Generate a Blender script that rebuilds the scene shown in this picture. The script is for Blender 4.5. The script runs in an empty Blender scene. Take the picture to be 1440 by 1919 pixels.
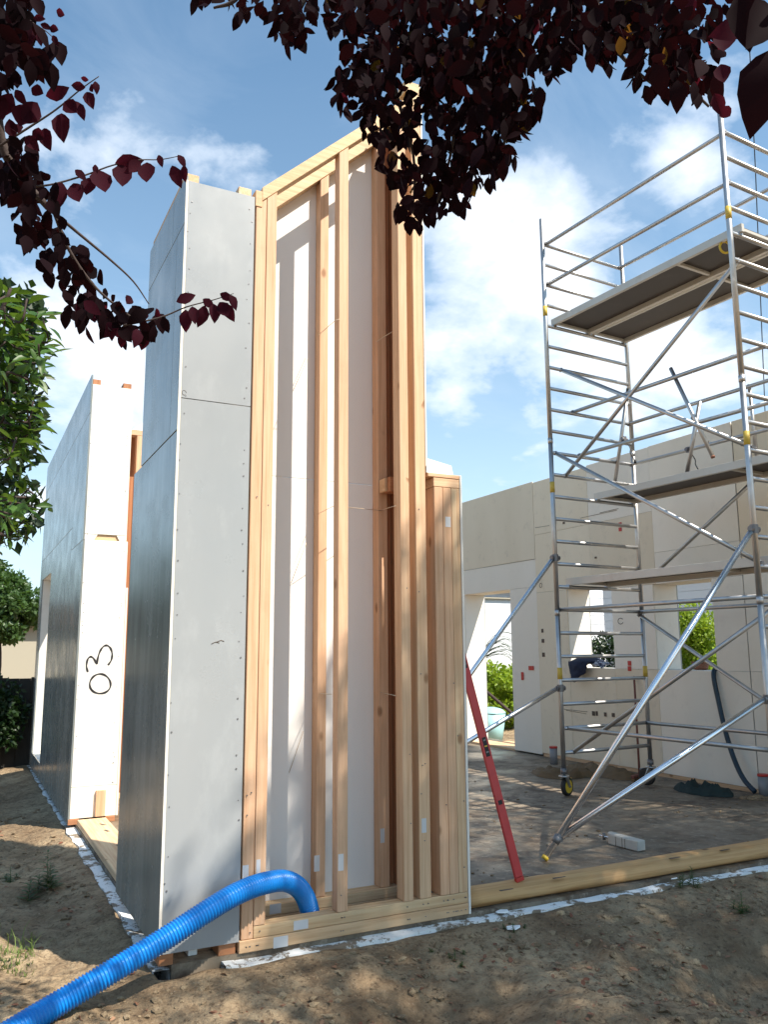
import bpy, math, random
import numpy as np
from mathutils import Vector, Matrix, noise
S = bpy.context.scene
C = S.collection
R = math.radians
random.seed(7)
rng = np.random.default_rng(7)

# ------------------------------------------------------------------ camera
F, W0, H0, EYE = 1546.7, 1440.0, 1919.0, 1.6
PITCH, ROLL, YAW = R(9.582), R(-0.352), R(26.968)
fw = Vector((0, math.cos(PITCH), math.sin(PITCH)))
r0 = Vector((1, 0, 0)); u0 = r0.cross(fw)
rt = math.cos(ROLL)*r0 + math.sin(ROLL)*u0
up = -math.sin(ROLL)*r0 + math.cos(ROLL)*u0
RZ = Matrix.Rotation(-YAW, 3, 'Z')          # camera frame -> building frame (x along the front wall, y along the side walls)
fw, rt, up = RZ @ fw, RZ @ rt, RZ @ up
EYEP = Vector((0, 0, EYE))
cd = bpy.data.cameras.new('camera'); cam = bpy.data.objects.new('camera', cd); C.objects.link(cam)
m = Matrix((rt, up, -fw)).transposed().to_4x4(); m.translation = EYEP; cam.matrix_world = m
cd.sensor_fit = 'VERTICAL'; cd.sensor_height = 24; cd.lens = 24*F/H0; cd.clip_end = 800; cd.clip_start = .05
S.camera = cam

# ------------------------------------------------------------------ light
TO_SUN = Vector((.6, -1, 1.505)).normalized()
sl = bpy.data.lights.new('sun', 'SUN'); sl.energy = 5.0; sl.angle = R(.55); sl.color = (1, .93, .82)
so = bpy.data.objects.new('sun', sl); C.objects.link(so); so.location = (12, -20, 30)
so.rotation_euler = (-TO_SUN).to_track_quat('-Z', 'Y').to_euler()
S.view_settings.view_transform = 'Standard'; S.view_settings.look = 'None'
S.view_settings.gamma = 1; S.view_settings.use_curve_mapping = False
S.view_settings.exposure = .76

def ray(px, py):
    return (fw*F + rt*(px-W0/2) - up*(py-H0/2))/F
def on_z(px, py, z=0.): d = ray(px, py); return EYEP + d*((z-EYE)/d.z)
def on_y(px, py, y): d = ray(px, py); return EYEP + d*(y/d.y)
def on_x(px, py, x): d = ray(px, py); return EYEP + d*(x/d.x)
def at(px, py, r): return EYEP + ray(px, py).normalized()*r

# ------------------------------------------------------------------ node helpers
def N(nt, kind, **kw):
    n = nt.nodes.new(kind)
    for k, v in kw.items():
        if k.startswith('i_'):
            key = k[2:]; key = int(key) if key.isdigit() else key.replace('_', ' ')
            n.inputs[key].default_value = v
        else: setattr(n, k, v)
    return n
def mathn(nt, op, a, b=None, c=None, clamp=False):
    n = nt.nodes.new('ShaderNodeMath'); n.operation = op; n.use_clamp = clamp
    for i, v in enumerate((a, b, c)):
        if v is None: continue
        if isinstance(v, (int, float)): n.inputs[i].default_value = v
        else: nt.links.new(v, n.inputs[i])
    return n.outputs[0]
def ramp(nt, src, stops, interp='LINEAR'):
    n = nt.nodes.new('ShaderNodeValToRGB'); n.color_ramp.interpolation = interp
    e = n.color_ramp.elements
    while len(e) < len(stops): e.new(.5)
    for i, (p, c) in enumerate(stops):
        e[i].position = p
        e[i].color = (c, c, c, 1) if isinstance(c, (int, float)) else (*c, 1)
    nt.links.new(src, n.inputs[0]); return n.outputs[0]
def mixc(nt, fac, a, b, mode='MIX'):
    n = nt.nodes.new('ShaderNodeMix'); n.data_type = 'RGBA'; n.blend_type = mode
    for i, v in ((0, fac), (6, a), (7, b)):
        if isinstance(v, (int, float)): n.inputs[i].default_value = v
        elif isinstance(v, tuple): n.inputs[i].default_value = (*v, 1)
        else: nt.links.new(v, n.inputs[i])
    return n.outputs[2]

# ------------------------------------------------------------------ world: Nishita sky with drifting cumulus and thin veils
w = bpy.data.worlds.new('World'); S.world = w; w.use_nodes = True
nt = w.node_tree; nt.nodes.clear(); L = nt.links.new
sky = N(nt, 'ShaderNodeTexSky', sky_type='NISHITA', sun_disc=False)
sky.sun_elevation = R(52.2); sky.sun_rotation = math.atan2(.6, -1); sky.air_density = 1.0; sky.dust_density = .8; sky.ozone_density = 1.6
tc = N(nt, 'ShaderNodeTexCoord')
sep = N(nt, 'ShaderNodeSeparateXYZ'); L(tc.outputs['Generated'], sep.inputs[0])
zz = mathn(nt, 'ADD', mathn(nt, 'MAXIMUM', sep.outputs[2], 0.), .35)
dv = N(nt, 'ShaderNodeVectorMath', operation='DIVIDE'); L(tc.outputs['Generated'], dv.inputs[0])
cb = N(nt, 'ShaderNodeCombineXYZ')
for i in range(3): L(zz, cb.inputs[i])
L(cb.outputs[0], dv.inputs[1])
n1 = N(nt, 'ShaderNodeTexNoise', i_Scale=4.6, i_Detail=10., i_Roughness=.56, i_Distortion=.1); L(dv.outputs[0], n1.inputs['Vector'])
n2 = N(nt, 'ShaderNodeTexNoise', i_Scale=1.7, i_Detail=7., i_Roughness=.62, i_Distortion=.9)
mp = N(nt, 'ShaderNodeMapping'); mp.inputs['Scale'].default_value = (1, 2.1, 1); mp.inputs['Rotation'].default_value = (0, 0, .6)
mp.inputs['Location'].default_value = (3.1, .4, 0)
L(dv.outputs[0], mp.inputs[0]); L(mp.outputs[0], n2.inputs['Vector'])
blob = None
for px, py, sharp, wt in ((1010, 380, 150, .33), (870, 445, 170, .25), (1060, 590, 220, .28), (1290, 690, 90, .34), (850, 700, 170, .20),
                          (1285, 290, 500, .22), (270, 220, 140, .13), (60, 800, 40, .20), (230, 700, 80, .12), (60, 520, 120, .1)):
    d = ray(px, py).normalized()
    dp = N(nt, 'ShaderNodeVectorMath', operation='DOT_PRODUCT'); L(tc.outputs['Generated'], dp.inputs[0]); dp.inputs[1].default_value = d
    g = mathn(nt, 'MULTIPLY', mathn(nt, 'POWER', mathn(nt, 'MAXIMUM', dp.outputs['Value'], 0.001), sharp*2.2), wt)
    blob = g if blob is None else mathn(nt, 'ADD', blob, g)
cum = mathn(nt, 'ADD', n1.outputs['Fac'], blob)
cumf = ramp(nt, cum, [(0, 0.), (.61, 0.), (.68, .45), (.78, .80), (1, .95)])
veil = ramp(nt, mathn(nt, 'ADD', n2.outputs['Fac'], mathn(nt, 'MULTIPLY', blob, .6)), [(0, 0.), (.5, .02), (.68, .15), (.9, .3)])
hz = ramp(nt, sep.outputs[2], [(0, .8), (.14, .5), (.38, .16), (.62, .03)])
col = mixc(nt, 1.0, sky.outputs[0], (.88, 1.16, 1.16), 'MULTIPLY')
cloudc = mixc(nt, ramp(nt, cum, [(.6, 0.), (.85, 1.)]), (5.2, 6.0, 7.0), (7.0, 7.25, 7.6))
col = mixc(nt, hz, col, (5.2, 6.1, 6.9))
col = mixc(nt, veil, col, (5.4, 6.2, 7.1))
col = mixc(nt, cumf, col, cloudc)
bg = N(nt, 'ShaderNodeBackground', i_Strength=.106); L(col, bg.inputs[0])
ou = N(nt, 'ShaderNodeOutputWorld'); L(bg.outputs[0], ou.inputs[0])

# ------------------------------------------------------------------ materials
def mat(name, color, rough=.7, metal=0., spec=.5, fn=None, bump=None, coat=0.):
    """fn(nt, coord) -> colour socket; bump = (scale, strength, distance, detail)"""
    m = bpy.data.materials.new(name); m.use_nodes = True
    t = m.node_tree; b = t.nodes['Principled BSDF']
    b.inputs['Base Color'].default_value = (*color, 1); b.inputs['Roughness'].default_value = rough
    b.inputs['Metallic'].default_value = metal; b.inputs['Specular IOR Level'].default_value = spec
    b.inputs['Coat Weight'].default_value = coat
    tcn = t.nodes.new('ShaderNodeTexCoord'); oi = t.nodes.new('ShaderNodeObjectInfo')
    off = t.nodes.new('ShaderNodeVectorMath'); off.operation = 'ADD'
    sc = t.nodes.new('ShaderNodeVectorMath'); sc.operation = 'SCALE'; sc.inputs[3].default_value = 37.
    cbn = t.nodes.new('ShaderNodeCombineXYZ')
    for i in range(3): t.links.new(oi.outputs['Random'], cbn.inputs[i])
    t.links.new(cbn.outputs[0], sc.inputs[0]); t.links.new(sc.outputs[0], off.inputs[1])
    t.links.new(tcn.outputs['Object'], off.inputs[0])
    co = off.outputs[0]
    if fn: t.links.new(fn(t, co, oi.outputs['Random'], b), b.inputs['Base Color'])
    if bump:
        nn = N(t, 'ShaderNodeTexNoise', i_Scale=bump[0], i_Detail=float(bump[3]), i_Roughness=.6); t.links.new(co, nn.inputs['Vector'])
        bn = N(t, 'ShaderNodeBump', i_Strength=bump[1], i_Distance=bump[2]); t.links.new(nn.outputs['Fac'], bn.inputs['Height'])
        t.links.new(bn.outputs[0], b.inputs['Normal'])
    return m
def noisef(t, co, scale, detail=4., rough=.6, stretch=None, dist=0.):
    n = N(t, 'ShaderNodeTexNoise', i_Scale=float(scale), i_Detail=float(detail), i_Roughness=rough, i_Distortion=dist)
    if stretch:
        mpn = t.nodes.new('ShaderNodeMapping'); mpn.inputs['Scale'].default_value = stretch
        t.links.new(co, mpn.inputs[0]); co = mpn.outputs[0]
    t.links.new(co, n.inputs['Vector']); return n.outputs['Fac']
def wood(name, axis, ca, cbb, dark=(.30, .15, .07)):
    st = {'x': (.035, 1, 1), 'y': (1, .035, 1), 'z': (1, 1, .035)}[axis]
    def fn(t, co, rnd, b):
        g = noisef(t, co, 55, 5, .6, st, .4)
        g2 = noisef(t, co, 9, 3, .5, st, 1.2)
        base = mixc(t, ramp(t, rnd, [(.1, 0.), (.9, 1.)]), ca, cbb)
        c = mixc(t, ramp(t, g2, [(.35, 0.), (.7, .55)]), base, tuple(v*.76 for v in cbb))
        c = mixc(t, ramp(t, g, [(.42, 0.), (.72, .75)]), c, (cbb[0]*.72, cbb[1]*.60, cbb[2]*.5))
        # knots: sparse stretched cells
        v = N(t, 'ShaderNodeTexVoronoi', i_Scale=5.5)
        mpn = t.nodes.new('ShaderNodeMapping'); mpn.inputs['Scale'].default_value = {'x': (.55, 1, 1), 'y': (1, .55, 1), 'z': (1, 1, .55)}[axis]
        t.links.new(co, mpn.inputs[0]); t.links.new(mpn.outputs[0], v.inputs['Vector'])
        k = ramp(t, v.outputs['Distance'], [(0, 1.), (.07, .8), (.13, 0.)])
        pick = mathn(t, 'LESS_THAN', noisef(t, co, 2.3, 0), .53)
        c = mixc(t, mathn(t, 'MULTIPLY', k, pick), c, dark)
        # dirt smears
        d = noisef(t, co, 3.2, 6, .7)
        return mixc(t, ramp(t, d, [(.55, 0.), (.8, .28)]), c, (.33, .23, .15))
    return mat(name, ca, .62, spec=.3, fn=fn, bump=(60, .12, .002, 4))
PINK, YEL = (.72, .45, .28), (.76, .57, .34)
WZ, WX, WY = (wood('fir wood '+a, a, YEL, PINK) for a in 'zxy')
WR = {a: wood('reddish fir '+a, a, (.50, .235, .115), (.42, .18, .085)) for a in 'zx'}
WP = {a: wood('pale plate wood '+a, a, (.73, .53, .31), (.70, .46, .265)) for a in 'zxy'}
LOGM = wood('peeled sill wood', 'x', (.62, .37, .165), (.53, .30, .125), (.10, .055, .025))

def boardfn(a, b_, dirt=(.42, .36, .28), dl=.3, vs=(1, 1, .25)):
    def fn(t, co, rnd, b):
        c = mixc(t, ramp(t, noisef(t, co, 1.4, 5, .6, vs), [(.3, 0.), (.7, 1.)]), a, b_)
        c = mixc(t, ramp(t, rnd, [(0, 0.), (1, .16)]), c, dirt)
        c = mixc(t, ramp(t, noisef(t, co, 5, 8, .7), [(.56, 0.), (.75, dl)]), c, dirt)
        return mixc(t, ramp(t, noisef(t, co, 46, 2, .5), [(.68, 0.), (.78, dl*.8)]), c, dirt)
    return fn
WHITE = mat('white fibre board', (.85, .82, .76), .75, fn=boardfn((.86, .83, .77), (.80, .76, .68), (.55, .47, .38), .25), bump=(90, .06, .002, 3))
INNER = mat('smooth cream board', (.8, .77, .73), .8, fn=boardfn((.87, .83, .79), (.83, .79, .75), (.62, .56, .5), .06))
BEIGE = mat('beige fibre board', (.78, .69, .57), .75, fn=boardfn((.84, .72, .55), (.77, .65, .48), (.38, .31, .23), .38), bump=(80, .06, .002, 3))
PALE = mat('pale fibre board', (.8, .76, .7), .75, fn=boardfn((.88, .80, .69), (.83, .75, .63), (.50, .43, .36), .2))
def greyfn(t, co, rnd, b):
    c = mixc(t, ramp(t, noisef(t, co, 1.1, 6, .6, (1, 1, .3)), [(.3, 0.), (.72, 1.)]), (.355, .36, .36), (.30, .315, .325))
    s = noisef(t, co, 5, 9, .72, (1, 1, .45))
    c = mixc(t, ramp(t, s, [(.54, 0.), (.72, .35)]), c, (.45, .46, .46))
    t.links.new(ramp(t, noisef(t, co, 2.4, 7, .65), [(.3, .24), (.7, .42)]), b.inputs['Roughness'])
    return c
GREY = mat('grey coated weather board', (.36, .38, .39), .3, spec=.6, fn=greyfn)
def shadegrey(t, co, rnd, b):
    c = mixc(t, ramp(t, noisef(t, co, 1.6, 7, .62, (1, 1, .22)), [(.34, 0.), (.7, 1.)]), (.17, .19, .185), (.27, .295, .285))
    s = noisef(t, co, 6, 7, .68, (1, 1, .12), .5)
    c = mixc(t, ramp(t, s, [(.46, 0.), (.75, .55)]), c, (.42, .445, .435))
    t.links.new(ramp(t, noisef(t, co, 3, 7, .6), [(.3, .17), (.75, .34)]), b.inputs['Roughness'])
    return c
GREYS = mat('grey coated board in painted shade', (.2, .22, .23), .16, spec=.9, fn=shadegrey)  # same board as the front, with the side's shade put into its colour
def scratch(t, co, rnd, b):
    s = noisef(t, co, 7, 5, .65)
    t.links.new(ramp(t, noisef(t, co, 5, 4, .6), [(.3, .36), (.75, .52)]), b.inputs['Roughness'])
    return mixc(t, ramp(t, s, [(.4, 0.), (.75, .5)]), (.55, .545, .54), (.36, .34, .32))
ALU = mat('dull scaffold aluminium', (.8, .8, .8), .35, 1., fn=scratch)
ALUB = mat('clean outrigger aluminium', (.8, .82, .85), .25, 1.)
STEEL = mat('dark clamp steel', (.22, .21, .21), .5, .8, bump=(120, .2, .002, 3))
DECKAL = mat('deck side rail', (.62, .6, .55), .5, .35, fn=boardfn((.62, .60, .55), (.55, .52, .46), (.36, .3, .24), .4))
PLY = mat('dark deck plywood', (.07, .05, .04), .6, fn=boardfn((.055, .043, .037), (.038, .03, .026), (.10, .08, .065), .4))
YELL = mat('yellow sticker', (.58, .40, .06), .5)
YPL = mat('yellow wheel plastic', (.62, .42, .03), .5, bump=(40, .3, .003, 3))
RUB = mat('black rubber', (.02, .018, .017), .7)
RED = mat('red level paint', (.52, .045, .04), .42, fn=lambda t, co, r, b: mixc(t, ramp(t, noisef(t, co, 12, 6, .7), [(.5, 0.), (.75, .5)]), (.52, .04, .04), (.36, .03, .035)))
REDP = mat('red plastic', (.50, .03, .02), .5)
BLUE = mat('blue corrugated plastic', (.004, .13, .52), .34, spec=.5, fn=lambda t, co, r, b: mixc(t, ramp(t, noisef(t, co, 7, 6, .7), [(.5, 0.), (.8, .45)]), (.003, .21, .63), (.008, .13, .42)))
PAPER = mat('white paper', (.62, .61, .61), .8)
BLACK = mat('black marker', (.02, .018, .02), .6)
FOAM = mat('white foam board', (.86, .87, .86), .85, bump=(90, .15, .003, 3),
           fn=lambda t, co, r, b: mixc(t, ramp(t, noisef(t, co, 9, 8, .72), [(.50, 0.), (.545, 1.)]), (.80, .81, .80), (.22, .17, .12)))
FOAMC = mat('clean white foam board', (.86, .87, .86), .85)
PIPE = mat('grey pipe plastic', (.22, .22, .23), .4)
SOCK = mat('dark socket hole', (.10, .07, .05), .8)
STRING = mat('pale twine', (.62, .50, .36), .8)
NAVY = mat('navy cloth', (.018, .024, .05), .9, bump=(25, .6, .01, 4))
STRIPE = mat('striped grey cloth', (.3, .3, .35), .9, fn=lambda t, co, r, b: ramp(t, noisef(t, co, 30, 1, .5, (.3, 1, 2.5)), [(.47, (.03, .035, .07)), (.53, (.42, .44, .5))]))
TAN = mat('brown tarp', (.16, .095, .045), .8, bump=(12, .8, .02, 4), fn=boardfn((.17, .11, .05), (.11, .065, .03), (.26, .19, .10), .4))
DGREEN = mat('dark green sack', (.012, .028, .026), .75, bump=(10, .8, .02, 4))
DHOSE = mat('dark blue green hose', (.006, .03, .055), .4)
TURQ = mat('pale turquoise plastic', (.35, .60, .62), .4)
BRICK = mat('terracotta wicker', (.30, .13, .08), .8, bump=(60, .6, .01, 2))
BROOM = mat('rusty red broom', (.16, .05, .035), .7)
CHOCK = mat('cast white block', (.55, .52, .46), .8, fn=boardfn((.56, .53, .47), (.46, .43, .38), (.26, .22, .17), .4), bump=(50, .2, .004, 4))
HOUSEW = mat('white siding paint', (.72, .73, .75), .7)
HOUSEC = mat('cream render', (.40, .36, .28), .85, bump=(60, .2, .01, 3))
ROOFM = mat('dark red roof tiles', (.12, .06, .045), .8, bump=(9, .8, .03, 2))
DARKG = mat('window glass', (.03, .035, .04), .08, spec=.8)
FENCEM = mat('shade darkened fence boards', (.02, .017, .014), .85, fn=boardfn((.018, .016, .013), (.03, .025, .02), (.02, .02, .015), .4))  # shade falling on the fence is put into this near-black colour
BARK = mat('plum bark', (.05, .032, .027), .85, bump=(18, .8, .01, 5))

def leafmat(name, a, b_, trans, tw=.45, rough=.45, spec=.5):
    m = bpy.data.materials.new(name); m.use_nodes = True; t = m.node_tree; t.nodes.clear()
    geo = t.nodes.new('ShaderNodeNewGeometry'); oi = t.nodes.new('ShaderNodeObjectInfo')
    rv = mathn(t, 'FRACT', mathn(t, 'ADD', geo.outputs['Random Per Island'], oi.outputs['Random']))
    c = mixc(t, rv, a, b_); tcol = mixc(t, rv, trans, tuple(v*.6 for v in trans))
    p = N(t, 'ShaderNodeBsdfPrincipled', i_Roughness=rough); p.inputs['Specular IOR Level'].default_value = spec; t.links.new(c, p.inputs['Base Color'])
    tr = t.nodes.new('ShaderNodeBsdfTranslucent'); t.links.new(tcol, tr.inputs['Color'])
    mx = t.nodes.new('ShaderNodeMixShader'); mx.inputs[0].default_value = tw
    t.links.new(p.outputs[0], mx.inputs[1]); t.links.new(tr.outputs[0], mx.inputs[2])
    o = t.nodes.new('ShaderNodeOutputMaterial'); t.links.new(mx.outputs[0], o.inputs[0]); return m
LPLUM = leafmat('purple plum leaf', (.007, .004, .005), (.015, .006, .008), (.022, .003, .004), .3, .75, .03)
LPLUMR = leafmat('young red plum leaf', (.026, .006, .011), (.045, .009, .016), (.12, .010, .02), .4, .7, .04)
LORANGE = leafmat('turning plum leaf', (.07, .03, .012), (.05, .045, .01), (.26, .11, .015), .4, .75, .04)
LSHRUB = leafmat('glossy shrub leaf', (.03, .075, .014), (.07, .15, .03), (.18, .30, .03), .3, .4, .3)
LTREE = leafmat('green tree leaf', (.04, .085, .02), (.07, .13, .035), (.12, .22, .03), .35)
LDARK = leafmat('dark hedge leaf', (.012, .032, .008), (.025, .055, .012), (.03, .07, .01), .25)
LBRIGHT = leafmat('bright thuja leaf', (.17, .28, .02), (.30, .40, .03), (.45, .6, .04), .4)
LWEED = leafmat('weed leaf', (.04, .09, .02), (.06, .12, .03), (.09, .2, .03), .35)
LGRASS = leafmat('grass blade', (.12, .20, .04), (.20, .27, .07), (.28, .38, .08), .4)
LDRY = leafmat('dry litter leaf', (.18, .06, .03), (.34, .19, .11), (.2, .1, .05), .1, .8)

# ------------------------------------------------------------------ object helpers
WL = {}                                        # world location of every object made here
def thing(name, label, cat, loc, group=None):
    o = bpy.data.objects.new(name, None); o.empty_display_size = .1; C.objects.link(o); o.location = loc; WL[o] = Vector(loc)
    o['label'] = label; o['category'] = cat
    if group: o['group'] = group
    return o
def tag(o, label, cat, group=None):
    o['label'] = label; o['category'] = cat
    if group: o['group'] = group
    return o
def mk(name, V, Fc, m, parent=None, smooth=False, kind=None, bev=0., origin=None, label=None):
    V = np.asarray(V, dtype=float).reshape(-1, 3)
    c = Vector(origin) if origin is not None else Vector((V.min(0)+V.max(0))/2)
    me = bpy.data.meshes.new(name); me.from_pydata((V-np.array(c)).tolist(), [], Fc if isinstance(Fc, list) else Fc.tolist())
    for mm in (m if isinstance(m, (list, tuple)) else [m]): me.materials.append(mm)
    if smooth: me.polygons.foreach_set('use_smooth', [True]*len(me.polygons))
    me.update()
    o = bpy.data.objects.new(name, me); C.objects.link(o); WL[o] = c
    o.location = c - (WL[parent] if parent else Vector((0, 0, 0)))
    if parent: o.parent = parent
    if kind: o['kind'] = kind
    if label: o['label'] = label
    if bev:
        b = o.modifiers.new('bevel', 'BEVEL'); b.width = bev; b.segments = 1; b.limit_method = 'ANGLE'
    return o
BF = [[0, 3, 2, 1], [4, 5, 6, 7], [0, 1, 5, 4], [1, 2, 6, 5], [2, 3, 7, 6], [3, 0, 4, 7]]
def box(name, x0, x1, y0, y1, z0, z1, m, parent=None, bev=.003, **kw):
    V = [(x0, y0, z0), (x1, y0, z0), (x1, y1, z0), (x0, y1, z0), (x0, y0, z1), (x1, y0, z1), (x1, y1, z1), (x0, y1, z1)]
    return mk(name, V, BF, m, parent, bev=bev, **kw)
def tube_geo(pts, rad, n=10, cap=True, closed=False):
    pts = [Vector(p) for p in pts]; rads = rad if isinstance(rad, (list, tuple)) else [rad]*len(pts)
    V, Fc = [], []; prev = None
    for i, p in enumerate(pts):
        a = pts[max(i-1, 0)]; b = pts[min(i+1, len(pts)-1)]; t = (b-a).normalized()
        if prev is None:
            ref = Vector((0, 0, 1)) if abs(t.z) < .9 else Vector((1, 0, 0)); x = t.cross(ref).normalized()
        else: x = (prev - t*prev.dot(t)).normalized()
        prev = x; y = t.cross(x)
        for k in range(n):
            an = 2*math.pi*k/n; V.append(tuple(p + (x*math.cos(an)+y*math.sin(an))*rads[i]))
    for i in range(len(pts)-1):
        for k in range(n):
            a, b = i*n+k, i*n+(k+1) % n; Fc.append([a, b, b+n, a+n])
    if cap: Fc.append(list(range(n-1, -1, -1))); Fc.append([(len(pts)-1)*n+k for k in range(n)])
    return V, Fc
def tube(name, pts, rad, m, parent=None, n=14, **kw):
    V, Fc = tube_geo(pts, rad, n)
    o = mk(name, V, Fc, m, parent, smooth=True, **kw)
    for p in o.data.polygons[-2:]: p.use_smooth = False
    return o
def join(geos):
    V, Fc, k = [], [], 0
    for v, f in geos:
        V += [tuple(x) for x in v]; Fc += [[i+k for i in q] for q in f]; k += len(v)
    return V, Fc
def boxgeo(x0, x1, y0, y1, z0, z1):
    return [(x0, y0, z0), (x1, y0, z0), (x1, y1, z0), (x0, y1, z0), (x0, y0, z1), (x1, y0, z1), (x1, y1, z1), (x0, y1, z1)], BF
def spline(pts, n=8):
    P = [Vector(p) for p in pts]; P = [P[0]*2-P[1]] + P + [P[-1]*2-P[-2]]; out = []
    for i in range(1, len(P)-2):
        for k in range(n):
            t = k/n; a, b, c, d = P[i-1:i+3]
            out.append(.5*((2*b)+(c-a)*t+(2*a-5*b+4*c-d)*t*t+(3*b-a-3*c+d)*t**3))
    out.append(P[-2]); return out

# ------------------------------------------------------------------ ground and slab
def vnoise(x, y, s, seed):
    x = x*s+seed*17.3; y = y*s+seed*9.1
    xi = np.floor(x).astype(int); yi = np.floor(y).astype(int); fx = x-xi; fy = y-yi
    fx = fx*fx*(3-2*fx); fy = fy*fy*(3-2*fy)
    def h(a, b): return (np.sin(a*127.1+b*311.7+seed*74.7)*43758.5453) % 1
    return (h(xi, yi)*(1-fx)+h(xi+1, yi)*fx)*(1-fy)+(h(xi, yi+1)*(1-fx)+h(xi+1, yi+1)*fx)*fy
def gh(x, y):
    x = np.asarray(x, float); y = np.asarray(y, float)
    z = -.085 + .05*(vnoise(x, y, .9, 1)-.5) + .05*(vnoise(x, y, 2.6, 2)-.5) + .028*(vnoise(x, y, 7, 3)-.5) + .022*(vnoise(x+y*.3, y, 15, 4)-.5)
    z = z + .022*np.maximum(vnoise(x, y, 11, 5)-.62, 0)*2.6 + .012*(vnoise(x, y, 34, 6)-.5) + .035*np.maximum(vnoise(x*1.3, y, 24, 9)-.7, 0)
    z = z - .30*np.exp(-((x-4.1)**2/.8+(y-3.45)**2/.14)) - .12*np.exp(-((x-2.35)**2/.25+(y-3.75)**2/.05)) + .07*np.exp(-((x-3.0)**2/.4+(y-3.35)**2/.12))
    z = z + .045*np.exp(-((x-.35)**2/.16+(y-4.35)**2/.12)) - .10*np.clip((4.2-y)/3, 0, 1)*np.clip(x-1.5, 0, 1)
    near = np.clip(np.minimum(np.maximum(4.46-y, .975-x), 1e9)/.35, 0, 1)     # level off against the slab edge
    z = np.where((x > 1.04) & (y > 4.56), -.16, (-.034+.03*(vnoise(x, y, 6, 8)-.5))*(1-near) + z*near)
    far = np.clip((np.hypot(x, y)-22)/20, 0, 1)
    return z*(1-far) - .1*far
xs = np.concatenate([np.linspace(-160, -20, 12), np.linspace(-18, -2, 30), np.arange(-1.9, 6.6, .03), np.linspace(6.7, 20, 30), np.linspace(24, 200, 12)])
ys = np.concatenate([np.linspace(-80, -6, 10), np.linspace(-5, 2.2, 24), np.arange(2.3, 6.2, .026), np.arange(6.25, 14, .06), np.linspace(14.3, 40, 34), np.linspace(46, 320, 16)])
XX, YY = np.meshgrid(xs, ys, indexing='ij'); ZZ = gh(XX, YY)
nx, ny = len(xs), len(ys)
idx = np.arange(nx*ny).reshape(nx, ny)
Q = np.stack([idx[:-1, :-1], idx[1:, :-1], idx[1:, 1:], idx[:-1, 1:]], -1).reshape(-1, 4)
def soilfn(t, co, rnd, b):
    c = mixc(t, ramp(t, noisef(t, co, 1.3, 6, .62), [(.32, 0.), (.66, 1.)]), (.25, .17, .10), (.52, .395, .25))
    c = mixc(t, ramp(t, noisef(t, co, 9, 8, .7), [(.44, 0.), (.62, .6)]), c, (.13, .082, .048))
    c = mixc(t, ramp(t, noisef(t, co, 60, 3, .6), [(.62, 0.), (.75, .55)]), c, (.52, .42, .31))
    c = mixc(t, ramp(t, noisef(t, co, .55, 5, .6), [(.46, 0.), (.66, .3)]), c, (.12, .078, .048))
    return mixc(t, ramp(t, noisef(t, co, 32, 5, .6), [(.56, 0.), (.66, .65)]), c, (.07, .045, .03))
SOIL = mat('clodded sandy soil', (.2, .15, .1), .95, spec=.2, fn=soilfn, bump=(22, 1., .05, 9))
g = mk('ground', np.stack([XX, YY, ZZ], -1).reshape(-1, 3), Q, SOIL, smooth=True, kind='structure', origin=(0, 0, 0))
def slabfn(t, co, rnd, b):
    c = mixc(t, ramp(t, noisef(t, co, .8, 6, .6), [(.35, 0.), (.65, 1.)]), (.13, .095, .062), (.27, .22, .16))
    c = mixc(t, ramp(t, noisef(t, co, 4.5, 9, .74, None, .4), [(.46, 0.), (.58, .85)]), c, (.085, .058, .038))
    c = mixc(t, ramp(t, noisef(t, co, 13, 7, .7), [(.55, 0.), (.66, .6)]), c, (.40, .34, .26))
    t.links.new(ramp(t, noisef(t, co, 1.1, 5, .6), [(.4, .32), (.6, .8)]), b.inputs['Roughness'])
    return c
SLABM = mat('muddy concrete', (.22, .19, .15), .6, fn=slabfn, bump=(14, .45, .01, 7))
box('floor_slab', 1.095, 8.9, 4.62, 14.2, -.25, 0, SLABM, bev=0, kind='structure')
# foam strip round the slab edge, crumbling
def strip(name, p0, p1, wdt, side, n, label):
    p0, p1 = Vector(p0), Vector(p1); t = (p1-p0)/n; nrm = Vector(side); V, Fc = [], []
    for i in range(n+1):
        p = p0+t*i; j = .03*(noise.noise(Vector((i*.21, n*.1, 0))))+random.uniform(-.006, .004); hh = -.022-.016*abs(noise.noise(Vector((i*.13, 3, n))))
        V += [tuple(p), tuple(p+nrm*(wdt+j)), tuple(p+nrm*(wdt+j)+Vector((0, 0, -.14))), tuple(p+Vector((0, 0, -.14)))]
        for q in (-4, -3): V[q] = (V[q][0], V[q][1], V[q][2]+hh)
    for i in range(n):
        a = 4*i
        for k in range(4): Fc.append([a+k, a+(k+1) % 4, a+4+(k+1) % 4, a+4+k])
    return tag(mk(name, V, Fc, FOAM), label, 'insulation')
strip('slab_edge_insulation', (1.36, 4.617, 0), (8.9, 4.617, 0), .09, (0, -1, 0), 130, 'crumbling white foam edging along the front of the concrete slab')
strip('slab_edge_insulation', (1.092, 4.63, 0), (1.092, 14.2, 0), .09, (-1, 0, 0), 150, 'dirty white foam edging running back along the left edge of the slab')

# ------------------------------------------------------------------ stacked board walls
def quadpiece(name, y0, y1, z0, z1, x, th, m, parent, **kw):
    return box(name, x, x+th, y0, y1, z0, z1, m, parent, bev=.0025, **kw)
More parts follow.
